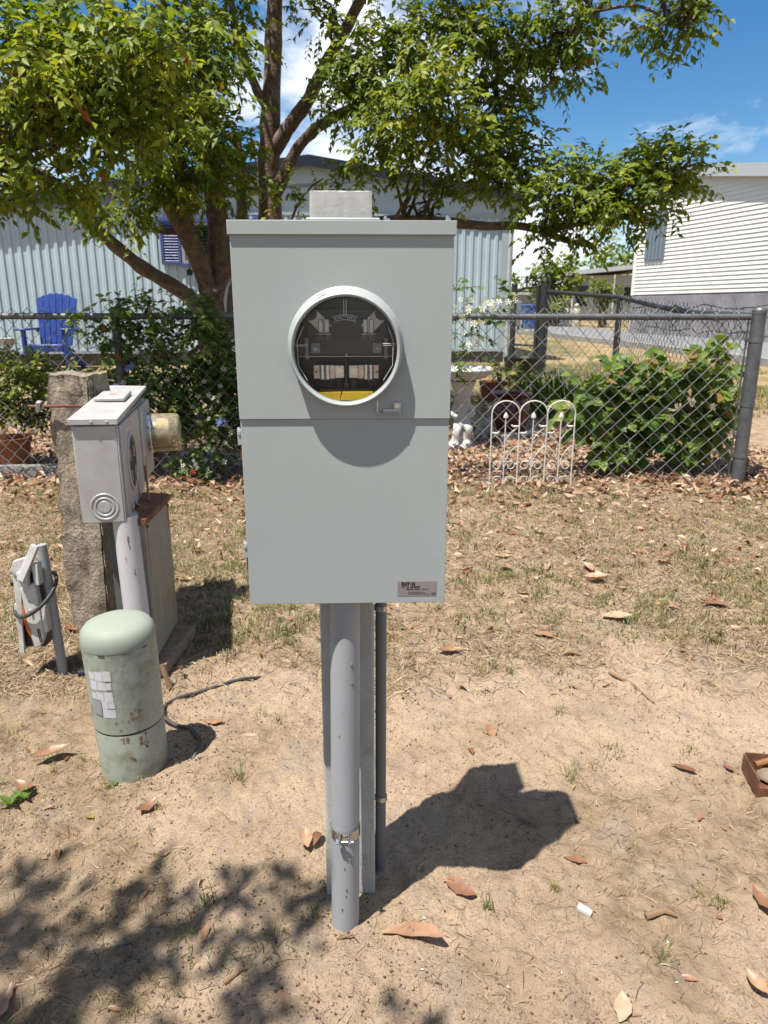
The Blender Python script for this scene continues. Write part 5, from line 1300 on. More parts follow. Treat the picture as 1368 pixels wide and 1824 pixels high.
def plant(root, clusters, kind, mat, Lf, W, n_parts=0, tw_len=0.26, n_lf=8, seed=1, droop=0.5, shell=0.55, lai=2.2, tone_shift=0.0, name='crown', tmat=None, twr=0.0035, spread=0.9, tone_fn=None):
    """leafy crown: bulk leaves in one mesh plus the largest ones singly"""
    rg = np.random.default_rng(seed)
    inv = root.matrix_world.inverted() if False else Matrix.Translation(-Vector(root.location))
    A_ = 0.55 * Lf * W
    PP, DD, NN, TT, TB, TP = [], [], [], [], [], []
    for c in clusters:
        ctr, rad = c[0], c[1]; k = c[2] if len(c) > 2 else 1.0
        n = max(4, int(lai * k * math.pi * rad[0] * rad[2] / (A_ * n_lf)))
        r_ = twig_leaves(ctr, rad, n, n_lf, tw_len, rg, shell, droop, spread)
        ts = c[3] if len(c) > 3 else 0.0
        PP.append(r_[0]); DD.append(r_[1]); NN.append(r_[2]); tt_ = np.clip(r_[3] + tone_shift + ts, 0, 0.98); tt_[rg.random(len(tt_)) < 0.006] = 1.0; TT.append(tt_); TB.append(r_[4]); TP.append(r_[5])
    P, D, N_, T = map(np.concatenate, (PP, DD, NN, TT)); tb, tp = np.concatenate(TB), np.concatenate(TP)
    keep = P[:, 2] > 0.03
    P, D, N_, T = P[keep], D[keep], N_[keep], T[keep]
    loc = np.array(root.location)
    sel = np.zeros(len(P), bool)
    if n_parts:
        x, y, z = to_px(P)
        vis = (x > 5) & (x < 1363) & (y > 5) & (y < 1819) & (z > 0.3)
        order = np.argsort(np.where(vis, z, 1e9))[:n_parts]; sel[order] = vis[order]
    X, Y, Z = frames(D, N_)
    b = ~sel
    V, F, rn, _ = leaf_bulk(P[b] - loc, D[b], N_[b], T[b], kind, Lf, W, rg)
    o = link(name, np_mesh(name, V, F, mat, rn), root); o['kind'] = 'stuff'
    if n_parts:
        Tm, Fc = LEAF_V[kind]; mes = []
        for i in range(6):
            me = np_mesh('leaf', Tm * np.array([W, Lf, Lf]), Fc, mat, np.full(len(Fc), i / 5 * 0.97)); mes.append(me)
        for i in np.where(sel)[0]:
            lo = bpy.data.objects.new('leaf', mes[min(5, int(T[i] * 5.99))]); col.objects.link(lo); lo.parent = root
            m = Matrix(((X[i][0], Y[i][0], Z[i][0], P[i][0] - loc[0]), (X[i][1], Y[i][1], Z[i][1], P[i][1] - loc[1]), (X[i][2], Y[i][2], Z[i][2], P[i][2] - loc[2]), (0, 0, 0, 1)))
            lo.matrix_basis = m
    V, F = prisms(tb - loc, tp - loc, np.full(len(tb), twr), np.full(len(tb), twr * 0.4))
    o = link('twigs', np_mesh('twigs', V, F, tmat or M['twig'], smooth=True), root); o['kind'] = 'stuff'
    return tb
def C(px_, py_, Y, rx, ry, dz=None, k=1.0, ts=0.0):
    c = at(px_, py_, Y); s = Y / FPX
    return (tuple(c), (rx * s, dz if dz else (rx + ry) / 2 * s, ry * s), k, ts)
def limb(mb, pts, r0, r1, wob=0.02, n=10):
    P_ = [at(*p) for p in pts]; out = []; rs_ = random.Random(len(pts) * 31 + int(pts[0][0]))
    for i in range(len(P_) - 1):
        p0, p1, p2, p3 = P_[max(i - 1, 0)], P_[i], P_[i + 1], P_[min(i + 2, len(P_) - 1)]
        for k in range(4):
            t = k / 4; out.append(0.5 * ((2 * p1) + (-p0 + p2) * t + (2 * p0 - 5 * p1 + 4 * p2 - p3) * t * t + (-p0 + 3 * p1 - 3 * p2 + p3) * t ** 3))
    out.append(P_[-1]); m = len(out)
    rad = [(r0 + (r1 - r0) * i / (m - 1)) * (1 + rs_.uniform(-.09, .09)) for i in range(m)]
    out = [p + Vector((rs_.uniform(-1, 1), rs_.uniform(-1, 1), 0)) * wob * 0.3 for p in out]
    mb.tube(out, rad, n)
    return out
def branchlets(root, limbs_pts, centers, seed, r=0.022):
    """thin wandering branches from the limbs to the leaf clusters"""
    rs_ = random.Random(seed); mb = MB(); off = Vector(root.location)
    for c in centers:
        ctr = Vector(c[0]); src = min(limbs_pts, key=lambda p: (p - ctr).length)
        for b in range(3):
            tgt = ctr + Vector((rs_.uniform(-1, 1) * c[1][0], rs_.uniform(-1, 1) * c[1][1], rs_.uniform(-.6, .8) * c[1][2])) * 0.8
            mid = (src + tgt) / 2 + Vector((rs_.uniform(-.2, .2), rs_.uniform(-.2, .2), rs_.uniform(-.05, .3)))
            pts = []
            for i in range(8):
                t = i / 7; q_ = src * (1 - t) ** 2 + mid * 2 * t * (1 - t) + tgt * t * t
                pts.append(q_ - off + Vector((rs_.uniform(-1, 1), rs_.uniform(-1, 1), rs_.uniform(-1, 1))) * 0.03 * (i > 0))
            mb.tube(pts, [r * (1 - 0.8 * i / 7) for i in range(8)], 6)
    o = mb.build('branches', M['twig'], root, 60); o['kind'] = 'stuff'
def relocate(mb, off): mb.v = [(v[0] - off.x, v[1] - off.y, v[2] - off.z) for v in mb.v]

# ---- tree left of the panel (several stems)
tl = empty('garden_tree', gl(-1.93, 8.2), 0, 'leafy many-stemmed tree on the left with a low limb leaning left', 'tree')
off = Vector(tl.location); LP = []
def add_limb(root, pts, r0, r1, name='limb'):
    mb = MB(); o_ = limb(mb, pts, r0, r1); relocate(mb, Vector(root.location)); mb.build(name, M['bark'], root, 60); return o_
LP += add_limb(tl, [(388, 715, 8.2), (386, 640, 8.2), (390, 560, 8.2), (394, 500, 8.2), (390, 420, 8.25), (384, 370, 8.3), (375, 290, 8.3), (370, 200, 8.3), (360, 90, 8.2), (350, -60, 8.2), (340, -220, 8.2)], 0.165, 0.05, 'trunk')
LP += add_limb(tl, [(382, 640, 8.2), (377, 545, 8.15), (352, 460, 8.0), (318, 392, 7.9), (298, 352, 7.8), (280, 290, 7.7), (255, 210, 7.5), (225, 110, 7.3), (190, 0, 7.1), (150, -140, 6.9)], 0.115, 0.04)
LP += add_limb(tl, [(372, 640, 8.15), (350, 548, 8.05), (320, 517, 8.0), (262, 482, 7.9), (222, 452, 7.75), (183, 418, 7.6), (140, 378, 7.35), (118, 345, 7.1), (70, 310, 6.8), (10, 297, 6.5), (-60, 280, 6.3)], 0.085, 0.040)
LP += add_limb(tl, [(352, 455, 8.1), (337, 400, 8.15), (328, 350, 8.2), (315, 280, 8.1), (296, 180, 7.9), (300, 80, 7.8), (280, -60, 7.6)], 0.062, 0.03)
add_limb(tl, [(318, 412, 7.95), (290, 412, 7.9), (262, 408, 7.85), (246, 404, 7.8), (245, 396, 7.8), (250, 376, 7.8)], 0.030, 0.012)
LP += add_limb(tl, [(404, 600, 8.3), (420, 520, 8.5), (430, 420, 8.6), (428, 330, 8.6), (420, 240, 8.6)], 0.09, 0.05)
lc = [C(60, 60, 5.55, 120, 90), C(190, 90, 5.35, 130, 90), C(55, 215, 5.55, 100, 75, None, 1, .08), C(200, 205, 5.45, 120, 75), C(110, 310, 5.75, 130, 38, None, 1, .06), C(330, 240, 6.6, 105, 85), C(330, 95, 6.7, 110, 95),
      C(290, 325, 6.8, 110, 38), C(25, 340, 6.5, 60, 36), C(405, 250, 7.4, 60, 70, None, .8), C(405, 60, 7.5, 70, 80, None, .8), C(250, 150, 7.6, 150, 130, .6), C(100, 150, 7.3, 130, 130, .6), C(430, 335, 7.6, 45, 30, None, .6, .05),
      C(60, -120, 5.85, 150, 100, None, .35), C(250, -130, 6.6, 160, 110, None, .35), C(400, -120, 7.2, 120, 90, None, .35), C(150, -330, 7.0, 260, 130, .9, .25), C(380, -330, 7.6, 200, 130, .9, .25), C(-140, 120, 5.65, 130, 130, None, .7), C(-120, 300, 5.85, 110, 60, None, .7), C(-150, -120, 5.85, 140, 130, None, .6),
      C(140, 365, 7.0, 70, 18, None, .6), C(45, 372, 6.6, 60, 14, None, .5), C(215, 372, 6.9, 90, 26, None, .9), C(370, 330, 6.9, 60, 45, None, .9), C(70, 130, 5.15, 90, 60, None, .8, .15), C(240, 60, 5.05, 80, 50, None, .8, .12), C(300, 180, 5.55, 70, 50, None, .8, .12)]
plant(tl, lc, 'lance', M['leaf'], 0.086, 0.040, 300, 0.24, 9, 21, 0.55, 0.5, 2.9, 0.18)
branchlets(tl, LP, lc, 5)

# ---- tree behind the panel, spreading right
tr = empty('garden_tree', gl(-1.38, 8.75), 0, 'tall tree behind the panel whose long low branch reaches right over the yard', 'tree')
RP = []
RP += add_limb(tr, [(468, 700, 8.75), (474, 600, 8.75), (480, 480, 8.75), (482, 390, 8.75), (478, 300, 8.75), (482, 200, 8.7), (486, 100, 8.7), (490, 0, 8.7), (497, -150, 8.6), (505, -320, 8.6)], 0.165, 0.06, 'trunk')
RP += add_limb(tr, [(482, 275, 8.75), (505, 240, 8.65), (530, 205, 8.6), (552, 172, 8.55), (580, 115, 8.5), (612, 60, 8.4), (650, -20, 8.3), (700, -130, 8.2)], 0.090, 0.045)
RP += add_limb(tr, [(486, 350, 8.7), (505, 315, 8.65), (530, 265, 8.6), (565, 228, 8.5), (620, 196, 8.4), (690, 176, 8.2), (780, 168, 8.0), (880, 150, 7.9)], 0.078, 0.03)
RP += add_limb(tr, [(620, 196, 8.4), (700, 220, 8.2), (770, 238, 8.0), (830, 268, 7.9), (890, 310, 7.8), (960, 330, 7.6)], 0.04, 0.018)
RP += add_limb(tr, [(486, 450, 8.7), (560, 415, 8.5), (640, 400, 8.3), (720, 393, 8.1), (815, 398, 7.9), (870, 403, 7.8), (920, 402, 7.7), (965, 412, 7.65), (1015, 430, 7.6), (1060, 438, 7.6)], 0.070, 0.024)
RP += add_limb(tr, [(900, 402, 7.75), (960, 406, 7.6), (1020, 400, 7.5), (1090, 370, 7.4), (1150, 350, 7.3)], 0.032, 0.012)
RP += add_limb(tr, [(482, 205, 8.7), (458, 160, 8.6), (432, 95, 8.5), (412, 10, 8.4), (400, -100, 8.3)], 0.055, 0.03)
RP += add_limb(tr, [(880, 150, 7.9), (930, 105, 7.8), (1000, 70, 7.6), (1060, 20, 7.4), (1130, -40, 7.2)], 0.035, 0.015)
RP += add_limb(tr, [(890, 110, 7.9), (850, 80, 7.9), (800, -20, 8.0), (760, -150, 8.1)], 0.03, 0.02)
RP += add_limb(tr, [(1060, 20, 7.4), (1130, 10, 7.2), (1180, 30, 7.0), (1215, 50, 6.9)], 0.016, 0.008)
add_limb(tr, [(700, 394, 8.0), (712, 375, 8.0), (738, 330, 8.0), (760, 285, 8.0), (775, 250, 8.0)], 0.020, 0.008)
add_limb(tr, [(714, 394, 8.05), (722, 372, 8.05), (745, 362, 8.05), (790, 352, 8.0), (810, 340, 8.0)], 0.014, 0.006)
add_limb(tr, [(520, 390, 8.4), (532, 362, 8.4), (552, 335, 8.4), (575, 318, 8.3)], 0.016, 0.008)
rcx = [C(608, 170, 7.9, 55, 80, None, .8), C(680, 100, 7.7, 105, 100), C(690, 235, 7.5, 90, 60), C(800, 165, 6.9, 75, 65, None, .9, .20), C(800, 60, 7.5, 110, 75), C(810, 250, 7.3, 70, 50, None, .9, .12), C(890, 210, 7.7, 80, 70), C(910, 85, 7.6, 95, 75), C(1010, 50, 7.5, 75, 60), C(1000, 140, 7.8, 65, 50, None, .8),
       C(925, 290, 7.7, 85, 55, None, .85), C(1030, 325, 7.5, 90, 70), C(1140, 320, 7.3, 90, 62, None, 1, .04), C(1175, 262, 7.3, 42, 32, None, .7, .06), C(1050, 408, 7.5, 100, 28), C(1235, 305, 7.2, 34, 36, None, .8, .06), C(700, 305, 7.8, 90, 30, None, .7), C(780, 338, 7.9, 80, 26, None, .7), C(960, 425, 7.6, 45, 18, None, .8),
       C(1185, 30, 6.9, 75, 50), C(1235, 10, 6.8, 38, 34), C(600, 345, 8.3, 48, 22, None, .8), C(500, 345, 8.4, 40, 35, None, .4), C(560, 40, 8.3, 60, 60, None, .35), C(740, 375, 8.0, 40, 14, None, .5), C(870, 345, 7.8, 50, 25, None, .5), C(1120, 400, 7.4, 60, 22, None, .7), C(1190, 370, 7.3, 40, 22, None, .6),
       C(600, -110, 8.2, 150, 90, None, .8), C(780, -110, 7.8, 170, 100, None, .35), C(980, -120, 7.6, 150, 100, None, .35), C(1160, -100, 7.0, 110, 80, None, .35), C(700, -320, 8.0, 260, 120, .9, .25), C(1000, -300, 7.8, 200, 110, .9, .25), C(480, -180, 8.5, 90, 80, None, .6), C(1090, 350, 7.2, 80, 55, None, .9, .05), C(1200, 300, 7.1, 60, 45, None, .9, .08), C(960, 360, 7.5, 70, 45, None, .9), C(860, 290, 7.4, 60, 45, None, .9), C(750, 190, 7.0, 80, 70, None, .8, .1)]
plant(tr, rcx, 'lance', M['leaf'], 0.080, 0.037, 300, 0.24, 9, 33, 0.55, 0.5, 2.7, 0.15)
branchlets(tr, RP, rcx, 9)

# ---- tree standing behind the photographer: its branches shade the lower left of the sand
th = empty('shade_tree', gl(-2.6, -1.3), 0, 'overhanging tree whose leaf shadow dapples the sand at lower left', 'tree')
off = Vector(th.location)
mb = MB(); mb.tube([Vector(p) - off for p in ((-2.6, -1.3, -0.1), (-2.55, -1.25, 1.0), (-2.45, -1.1, 2.2), (-2.2, -0.7, 3.2), (-1.9, -0.3, 3.9))], [0.16, 0.14, 0.12, 0.09, 0.05], 12); mb.build('trunk', M['bark'], th, 60)
mb = MB(); mb.tube([Vector(p) - off for p in ((-2.2, -0.7, 3.2), (-1.9, -0.2, 3.5), (-1.6, 0.2, 3.7), (-1.35, 0.45, 3.75))], [0.06, 0.045, 0.03, 0.012], 10); mb.build('limb', M['bark'], th, 60)
SUNK = (0.280, 0.273)
def over(X, Y, h, rx, ry, rz, k): return ((X - SUNK[0] * h, Y - SUNK[1] * h, h), (rx, ry, rz), k)
hc = [over(-0.62, 1.27, 3.6, .15, .08, .08, 1.0), over(-0.40, 1.36, 3.7, .14, .07, .07, .9), over(-0.19, 1.46, 3.7, .07, .05, .05, .8), over(-0.80, 1.15, 3.6, .14, .10, .10, 1.0), over(-1.0, 1.34, 3.6, .16, .12, .12, 1.1), over(-0.56, 1.08, 3.8, .10, .06, .06, .9),
      over(-0.34, 1.13, 3.8, .06, .04, .05, .7), over(-1.3, 1.25, 3.7, .3, .2, .2, 1.2), over(-0.45, 0.93, 3.9, .25, .10, .12, 1.0), over(-1.2, 0.8, 3.9, .5, .3, .3, 1.2), over(-0.1, 0.62, 3.9, .25, .14, .15, .9), over(-1.7, 0.6, 4.2, .6, .6, .4, 1.2), over(-1.9, -0.6, 4.3, .9, .8, .4, 1.6), over(-0.5, -0.3, 4.3, .8, .55, .35, 1.7), over(0.7, -0.35, 4.3, .7, .5, .35, 1.6), over(-0.7, -1.6, 4.5, 1.1, .8, .4, 1.6), over(1.0, -1.6, 4.5, .9, .7, .4, 1.6), over(0.55, 0.32, 4.2, .45, .2, .2, 1.4), over(-0.55, 0.35, 4.2, .6, .25, .2, 1.5), over(1.6, -.3, 4.3, .6, .6, .3, 1.6), over(0.35, 0.62, 4.2, .45, .16, .16, 1.5), over(-0.4, 0.66, 4.2, .5, .14, .15, 1.5), over(0.0, 0.1, 4.4, 1.0, .35, .3, 1.8), over(1.2, 0.4, 4.3, .4, .3, .25, 1.4), over(0.10, 1.00, 3.8, .05, .03, .04, .5)]  # unseen clumps over and behind the camera, added to cut bounce onto the panel
plant(th, hc, 'lance', M['leaf'], 0.095, 0.042, 0, 0.16, 7, 55, 0.5, 0.6, 2.6)

# ------------------------------------------------------------------ hedge plants by the fence
v1 = empty('flowering_vine', gl(-1.55, 5.95), 0, 'dark green vine with white and blue flowers climbing the left fence', 'vine')
vc = [C(225, 545, 5.63, 70, 18, .15, .9), C(190, 590, 5.68, 40, 40, .15, .7), C(330, 545, 5.63, 60, 16, .12, .7), C(260, 610, 5.73, 80, 40, .2, .9), C(360, 590, 5.68, 60, 45, .2), C(250, 680, 5.83, 90, 55, .3), C(350, 680, 5.83, 80, 65, .3), C(400, 640, 5.83, 40, 90, .3), C(300, 745, 5.88, 90, 45, .3), C(390, 760, 5.78, 50, 60, .3), C(350, 815, 5.73, 50, 28, .2, .6), C(200, 720, 5.93, 60, 60, .3, .8), C(460, 700, 5.93, 70, 130, .3), C(530, 640, 5.83, 80, 100, .3), C(650, 640, 5.83, 90, 100, .3), C(120, 590, 5.53, 22, 50, .08, .35)]
plant(v1, vc, 'lance', M['vine'], 0.060, 0.029, 260, 0.15, 8, 61, 0.35, 0.6, 3.0, 0.20, 'foliage', None, 0.003)
def flowers(root, spots, mat, size, seed, name):
    rg = np.random.default_rng(seed); P_ = []; 
    for (x, y, Y, sx, sy, n) in spots:
        for i in range(n): P_.append(at(x + rg.normal() * sx, y + rg.normal() * sy, Y + rg.normal() * 0.03))
    P_ = np.array([tuple(p) for p in P_]) - np.array(root.location)
    D = rg.normal(size=(len(P_), 3)) * .5 + np.array([0, .1, 1.0]); NN = np.array([0, -1.0, .4]) + rg.normal(size=(len(P_), 3)) * .35
    V, F, rn, _ = leaf_bulk(P_, D, NN, rg.random(len(P_)), 'star', size, size, rg)
    o = link(name, np_mesh(name, V, F, mat, rn), root); o['kind'] = 'stuff'
flowers(v1, [(345, 640, 5.6, 50, 60, 26), (385, 720, 5.6, 22, 50, 18), (275, 560, 5.6, 40, 12, 8), (355, 825, 5.6, 14, 10, 10), (330, 835, 5.6, 6, 6, 5), (280, 680, 5.6, 25, 30, 8)], M['petalw'], 0.040, 3, 'white_flowers')
flowers(v1, [(256, 637, 5.6, 5, 4, 5), (228, 658, 5.6, 4, 3, 4), (208, 685, 5.6, 3, 3, 3), (392, 752, 5.55, 5, 4, 5), (310, 743, 5.6, 3, 2, 2)], M['petalb'], 0.042, 4, 'blue_flowers')
flowers(v1, [(187, 583, 5.6, 2, 2, 2), (206, 638, 5.6, 4, 3, 3), (345, 841, 5.55, 2, 2, 2)], M['petalr'], 0.032, 5, 'red_blooms')
v2 = empty('flowering_vine', gl(0.55, 5.85), 0, 'sparse white-flowered vine on the rail just right of the panel', 'vine')
plant(v2, [C(825, 560, 5.75, 35, 20, .1, .8), C(870, 545, 5.75, 40, 12, .08, .9), C(825, 600, 5.75, 28, 30, .1, .55), C(815, 645, 5.7, 20, 22, .1, .4), C(905, 530, 5.75, 20, 9, .06, .7), C(812, 520, 5.75, 14, 18, .08, .6), C(880, 570, 5.72, 22, 18, .06, .25)], 'lance', M['vine'], 0.062, 0.030, 60, 0.16, 7, 65, 0.3, 0.7, 1.5, 0.2, 'foliage', None, 0.003)
flowers(v2, [(825, 545, 5.6, 18, 18, 14), (865, 550, 5.6, 16, 10, 12), (840, 590, 5.6, 14, 18, 10), (900, 537, 5.6, 14, 5, 8)], M['petalw'], 0.046, 6, 'white_flowers')
b1 = empty('lime_shrub', gl(-2.75, 6.25), 0, 'low yellow-green shrub behind the fence at the far left', 'shrub')
plant(b1, [C(25, 650, 6.2, 45, 35, .25), C(70, 690, 6.2, 50, 40, .25), C(20, 720, 6.2, 50, 40, .3), C(80, 640, 6.15, 25, 20, .15, .6), C(-40, 690, 6.2, 60, 60, .3), C(115, 700, 6.2, 40, 50, .2, .9), C(60, 745, 6.1, 60, 25, .2, .9), C(50, 665, 5.7, 60, 45, .15, .8)], 'lance', M['lime'], 0.048, 0.026, 120, 0.12, 8, 71, 0.15, 0.6, 2.9, 0, 'foliage')
b2 = empty('broad_leaf_bush', gl(2.1, 5.95), 0, 'bushy shrub of broad heart-shaped green leaves behind the right fence', 'bush')
bc = [C(1170, 700, 5.95, 100, 60, .3), C(1240, 680, 5.95, 65, 55, .25), C(1120, 740, 5.95, 85, 55, .3), C(1200, 770, 5.95, 90, 55, .3), C(1090, 700, 5.95, 50, 45, .2), C(1060, 740, 5.9, 45, 40, .2), C(1090, 800, 5.9, 55, 35, .2), C(1260, 760, 5.95, 50, 60, .25), C(1166, 625, 5.95, 12, 28, .06, 1.0), C(1285, 640, 5.95, 16, 14, .08, .8), C(1090, 660, 5.95, 14, 22, .08, .8), C(1045, 690, 5.9, 16, 16, .08, .8), C(1020, 730, 5.9, 22, 18, .1, .7), C(1075, 838, 5.8, 32, 16, .12, .6), C(1270, 655, 5.95, 40, 20, .15, .7)]
plant(b2, bc, 'heart', M['hibisc'], 0.098, 0.082, 300, 0.16, 6, 81, 0.45, 0.45, 3.5, 0.05, 'foliage', None, 0.0045)
b3 = empty('variegated_shrub', gl(1.55, 9.75), 0, 'yellow-splashed shrub growing behind the terracotta pot', 'shrub')
plant(b3, [C(900, 672, 9.7, 25, 25, .25), C(930, 690, 9.7, 32, 25, .3), C(885, 655, 9.7, 14, 12, .12, .8), C(955, 700, 9.6, 20, 20, .2)], 'lance', M['varieg'], 0.10, 0.045, 60, 0.16, 7, 91, 0.2, 0.6, 1.9, 0, 'foliage')
b4 = empty('dark_grassy_clump', gl(2.05, 9.2), 0, 'dark strappy-leaved clump in shade left of the broad-leaf bush', 'plant')
def clump(root, spots, mat, seed, name, h=0.4, w=0.018, n=40):
    rg = np.random.default_rng(seed); V, F, T = [], [], []
    for (X, Y, r, hh) in spots:
        for i in range(n):
            a = rg.random() * 6.28; d = np.array([math.cos(a), math.sin(a), 0]); b_ = np.array([X + rg.normal() * r, Y + rg.normal() * r, 0]); b_[2] = gz(b_[0], b_[1])
            le = rg.uniform(.15, .45) * hh; s = np.array([-d[1], d[0], 0]) * w * rg.uniform(.6, 1.2); k = len(V); H_ = hh * rg.uniform(.6, 1.1)
            V += [b_ - s, b_ + s, b_ + d * le * .5 + [0, 0, H_ * .65] - s * .8, b_ + d * le * .5 + [0, 0, H_ * .65] + s * .8, b_ + d * le * 1.6 + [0, 0, H_ * .85]]
            F += [(k, k + 1, k + 3), (k, k + 3, k + 2), (k + 2, k + 3, k + 4)]; T += [rg.random()] * 3
    o = link(name, np_mesh(name, np.array(V) - np.array(root.location), np.array(F), mat, np.array(T)), root); o['kind'] = 'stuff'
clump(b4, [(1.85, 9.1, .15, .5), (2.15, 9.3, .2, .55), (2.45, 9.2, .18, .45), (1.75, 8.6, .12, .35)], M['vine'], 5, 'strap_leaves', n=60)

# ------------------------------------------------------------------ across the road
def far_tree(name, label, px_, py_, Y, rx, ry, mat, trunk_py, Lf=0.22, W=0.13, seed=1, k=2.0, cat='tree', parts=3):
    c = at(px_, py_, Y); g = gl(c.x, Y)
    root = empty(name, g, 0, label, cat)
    s = Y / FPX; rg = random.Random(seed)
    cl = [(tuple(c), (rx * s * .75, rx * s * .6, ry * s * .75), 1.0)]
    for i in range(7):
        a = i / 7 * 6.28; cl.append(((c.x + math.cos(a) * rx * s * .55, c.y + rg.uniform(-.5, .3) * rx * s, c.z + math.sin(a) * ry * s * .55), (rx * s * .42, rx * s * .42, ry * s * .42), 1.0, rg.uniform(-.1, .1)))
    plant(root, cl, 'lance', mat, Lf, W, 0, Lf * 2.2, 7, seed, 0.3, 0.5, k, 0, 'crown', None, 0.012)
    mb = MB()
    for b in range(3):
        dx = (b - 1) * rx * s * .35
        mb.tube([Vector((0.08 * (b - 1), 0, -.1)), Vector((dx * .3, 0, (c.z - g.z) * .45)), Vector((dx, 0.1 * b, (c.z - g.z)))], [.11, .08, .03], 8)
    mb.build('trunk', M['bark'], root, 60)
    return root
far_tree('street_tree', 'bright green round tree beyond the gate across the road', 985, 497, 33, 52, 36, M['lime'], 560, .26, .16, 3, 2.8)
far_tree('street_tree', 'yellow-green distant tree crown left of the round street tree', 915, 522, 48, 46, 20, M['lime'], 545, .4, .22, 4, 2.0)
far_tree('clipped_bush', 'clipped yellow-green bush in front of the far white house', 1077, 520, 31, 36, 24, M['lime'], 560, .16, .09, 5, 1.8, 'bush')
far_tree('street_tree', 'olive tree behind the far white house roof', 1095, 462, 52, 60, 26, M['leaf'], 480, .4, .22, 6, 1.6)
far_tree('shrub', 'small green-yellow shrub under the round street tree', 992, 548, 32, 16, 16, M['lime'], 560, .2, .1, 7, 1.8, 'shrub')
for i, (x, y, Y, rx, ry) in enumerate(((700, 545, 80, 120, 30), (480, 545, 80, 120, 34), (1250, 545, 80, 130, 34), (1500, 540, 70, 150, 40), (200, 545, 80, 130, 36))):
    far_tree('distant_tree', ('distant tree hidden behind the grey panel', 'distant tree hidden behind the right trunk', 'distant tree hidden behind the cream house', 'distant tree out past the right edge', 'distant tree hidden behind the mobile home')[i], x, y, Y, rx, ry, M['leaf'], 560, .8, .45, 11 + i, 1.6)

wh = empty('far_white_house', (10.2, 41, float(base_h(0, 41))), R(-12), 'low white house with awning far across the road', 'house')
q = MB(); q.b2((-0.4, 0, 0), (6.5, 6, 2.35)); q.build('wall', M['farwhite'], wh)
q = MB(); q.add([(-1.2, -.8, 2.25), (6.9, -.8, 2.95), (6.9, 6.5, 2.95), (-1.2, 6.5, 2.25), (-1.2, -.8, 2.45), (6.9, -.8, 3.2), (6.9, 6.5, 3.2), (-1.2, 6.5, 2.45)], [(0, 1, 2, 3), (4, 7, 6, 5), (0, 4, 5, 1), (1, 5, 6, 2), (2, 6, 7, 3), (3, 7, 4, 0)]); q.build('roof', M['roofmetal'], wh, 0)
q = MB(); q.add([(-2.3, -.9, 1.35), (-0.35, -.9, 2.2), (-0.35, 3, 2.2), (-2.3, 3, 1.35), (-2.3, -.9, 1.30), (-0.35, -.9, 2.13), (-0.35, 3, 2.13), (-2.3, 3, 1.30)], [(0, 1, 2, 3), (4, 7, 6, 5), (0, 4, 5, 1), (1, 5, 6, 2), (2, 6, 7, 3), (3, 7, 4, 0)]); q.build('awning', M['roofmetal'], wh, 0)
for (x0, x1, z0, z1) in ((0.1, 0.9, .7, 1.9), (2.6, 3.8, .8, 1.8), (4.6, 5.6, .8, 1.8)):
    q = MB(); q.b2((x0, -0.06, z0), (x1, -0.005, z1)); w_ = q.build('window', M['farwhite'], wh); q = MB(); q.b2((x0 + .07, -0.075, z0 + .07), (x1 - .07, -0.062, z1 - .07)); q.build('pane', M['winglass'], w_)
for x in (0.0, 2.1, 4.2):
    q = MB(); q.cyl((x, -.7, 0), (x, -.7, 2.35), .05, n=8); q.build('porch_post', M['farwhite'], wh)
ga = empty('far_garage', (6.8, 44, float(base_h(0, 44))), R(4), 'small white outbuilding far beyond the gate', 'building')
q = MB(); q.b2((-0.9, 0, 0), (2.4, 4, 1.35)); q.build('wall', M['farwhite'], ga); q = MB(); q.b2((-1.1, -.3, 1.36), (2.6, 4.2, 1.5)); q.build('roof', M['roofmetal'], ga)
q = MB(); q.b2((-.6, -.03, .05), (.3, -.005, 1.1)); q.build('door', M['greyshut'], ga)
bi = empty('blue_bin', gl(5.75, 29.5), R(5), 'blue wheeled bin standing across the road beyond the gate', 'bin')
q = MB(); q.add([(-.24, -.26, .05), (.24, -.26, .05), (.24, .26, .05), (-.24, .26, .05), (-.30, -.32, .85), (.30, -.32, .85), (.30, .32, .85), (-.30, .32, .85)], [(3, 2, 1, 0), (4, 5, 6, 7), (0, 1, 5, 4), (1, 2, 6, 5), (2, 3, 7, 6), (3, 0, 4, 7)]); q.build('body', M['bin'], bi, 0)
q = MB(); q.b2((-.32, -.35, .86), (.32, .34, .93)); q.build('lid', M['bin'], bi, 30, .02)
for s_ in (-1, 1): q = MB(); q.cyl((s_ * .2, .24, .1), (s_ * .27, .24, .1), .1, n=12); q.build('wheel', M['black'], bi)
ck = empty('dark_cart', gl(4.75, 28.5), 0, 'dark boxed cart beside the house corner far beyond the fence', 'cart')
q = MB(); q.b2((-.4, -.3, .15), (.4, .3, 1.05)); q.build('body', M['greyshut'], ck, 30, .03)
for s_ in (-1, 1): q = MB(); q.cyl((s_ * .3, -.2, .12), (s_ * .36, -.2, .12), .12, n=12); q.build('wheel', M['black'], ck)
for i, (px_, mt, lab) in enumerate(((1006, 'statue', 'pale garden statue beside the far driveway, left one'), (1027, 'amber', 'yellowish garden statue beside the far driveway, right one'))):
    c = at(px_, 555, 32); g = gl(c.x, 32); root = empty('garden_statue', g, 0, lab, 'statue')
    q = MB(); q.lathe([(.22, 0), (.24, .25), (.16, .5), (.20, .62), (.12, .74), (.07, .78)], 14); q.build('figure', M[mt], root, 60); q = MB(); q.ball((0, 0, .86), .11, 12, 8); q.build('head', M[mt], root, 60)
# black tub by the house corner
q = MB(); q.lathe([(.001, 0), (.22, 0), (.27, .30), (.28, .32), (.25, .32), (.22, .26), (.001, .25)], 24); o = q.build('black_tub', M['black']); o.location = gl(2.10, 11.3); tag(o, 'black plastic tub at the foot of the gate post', 'tub')

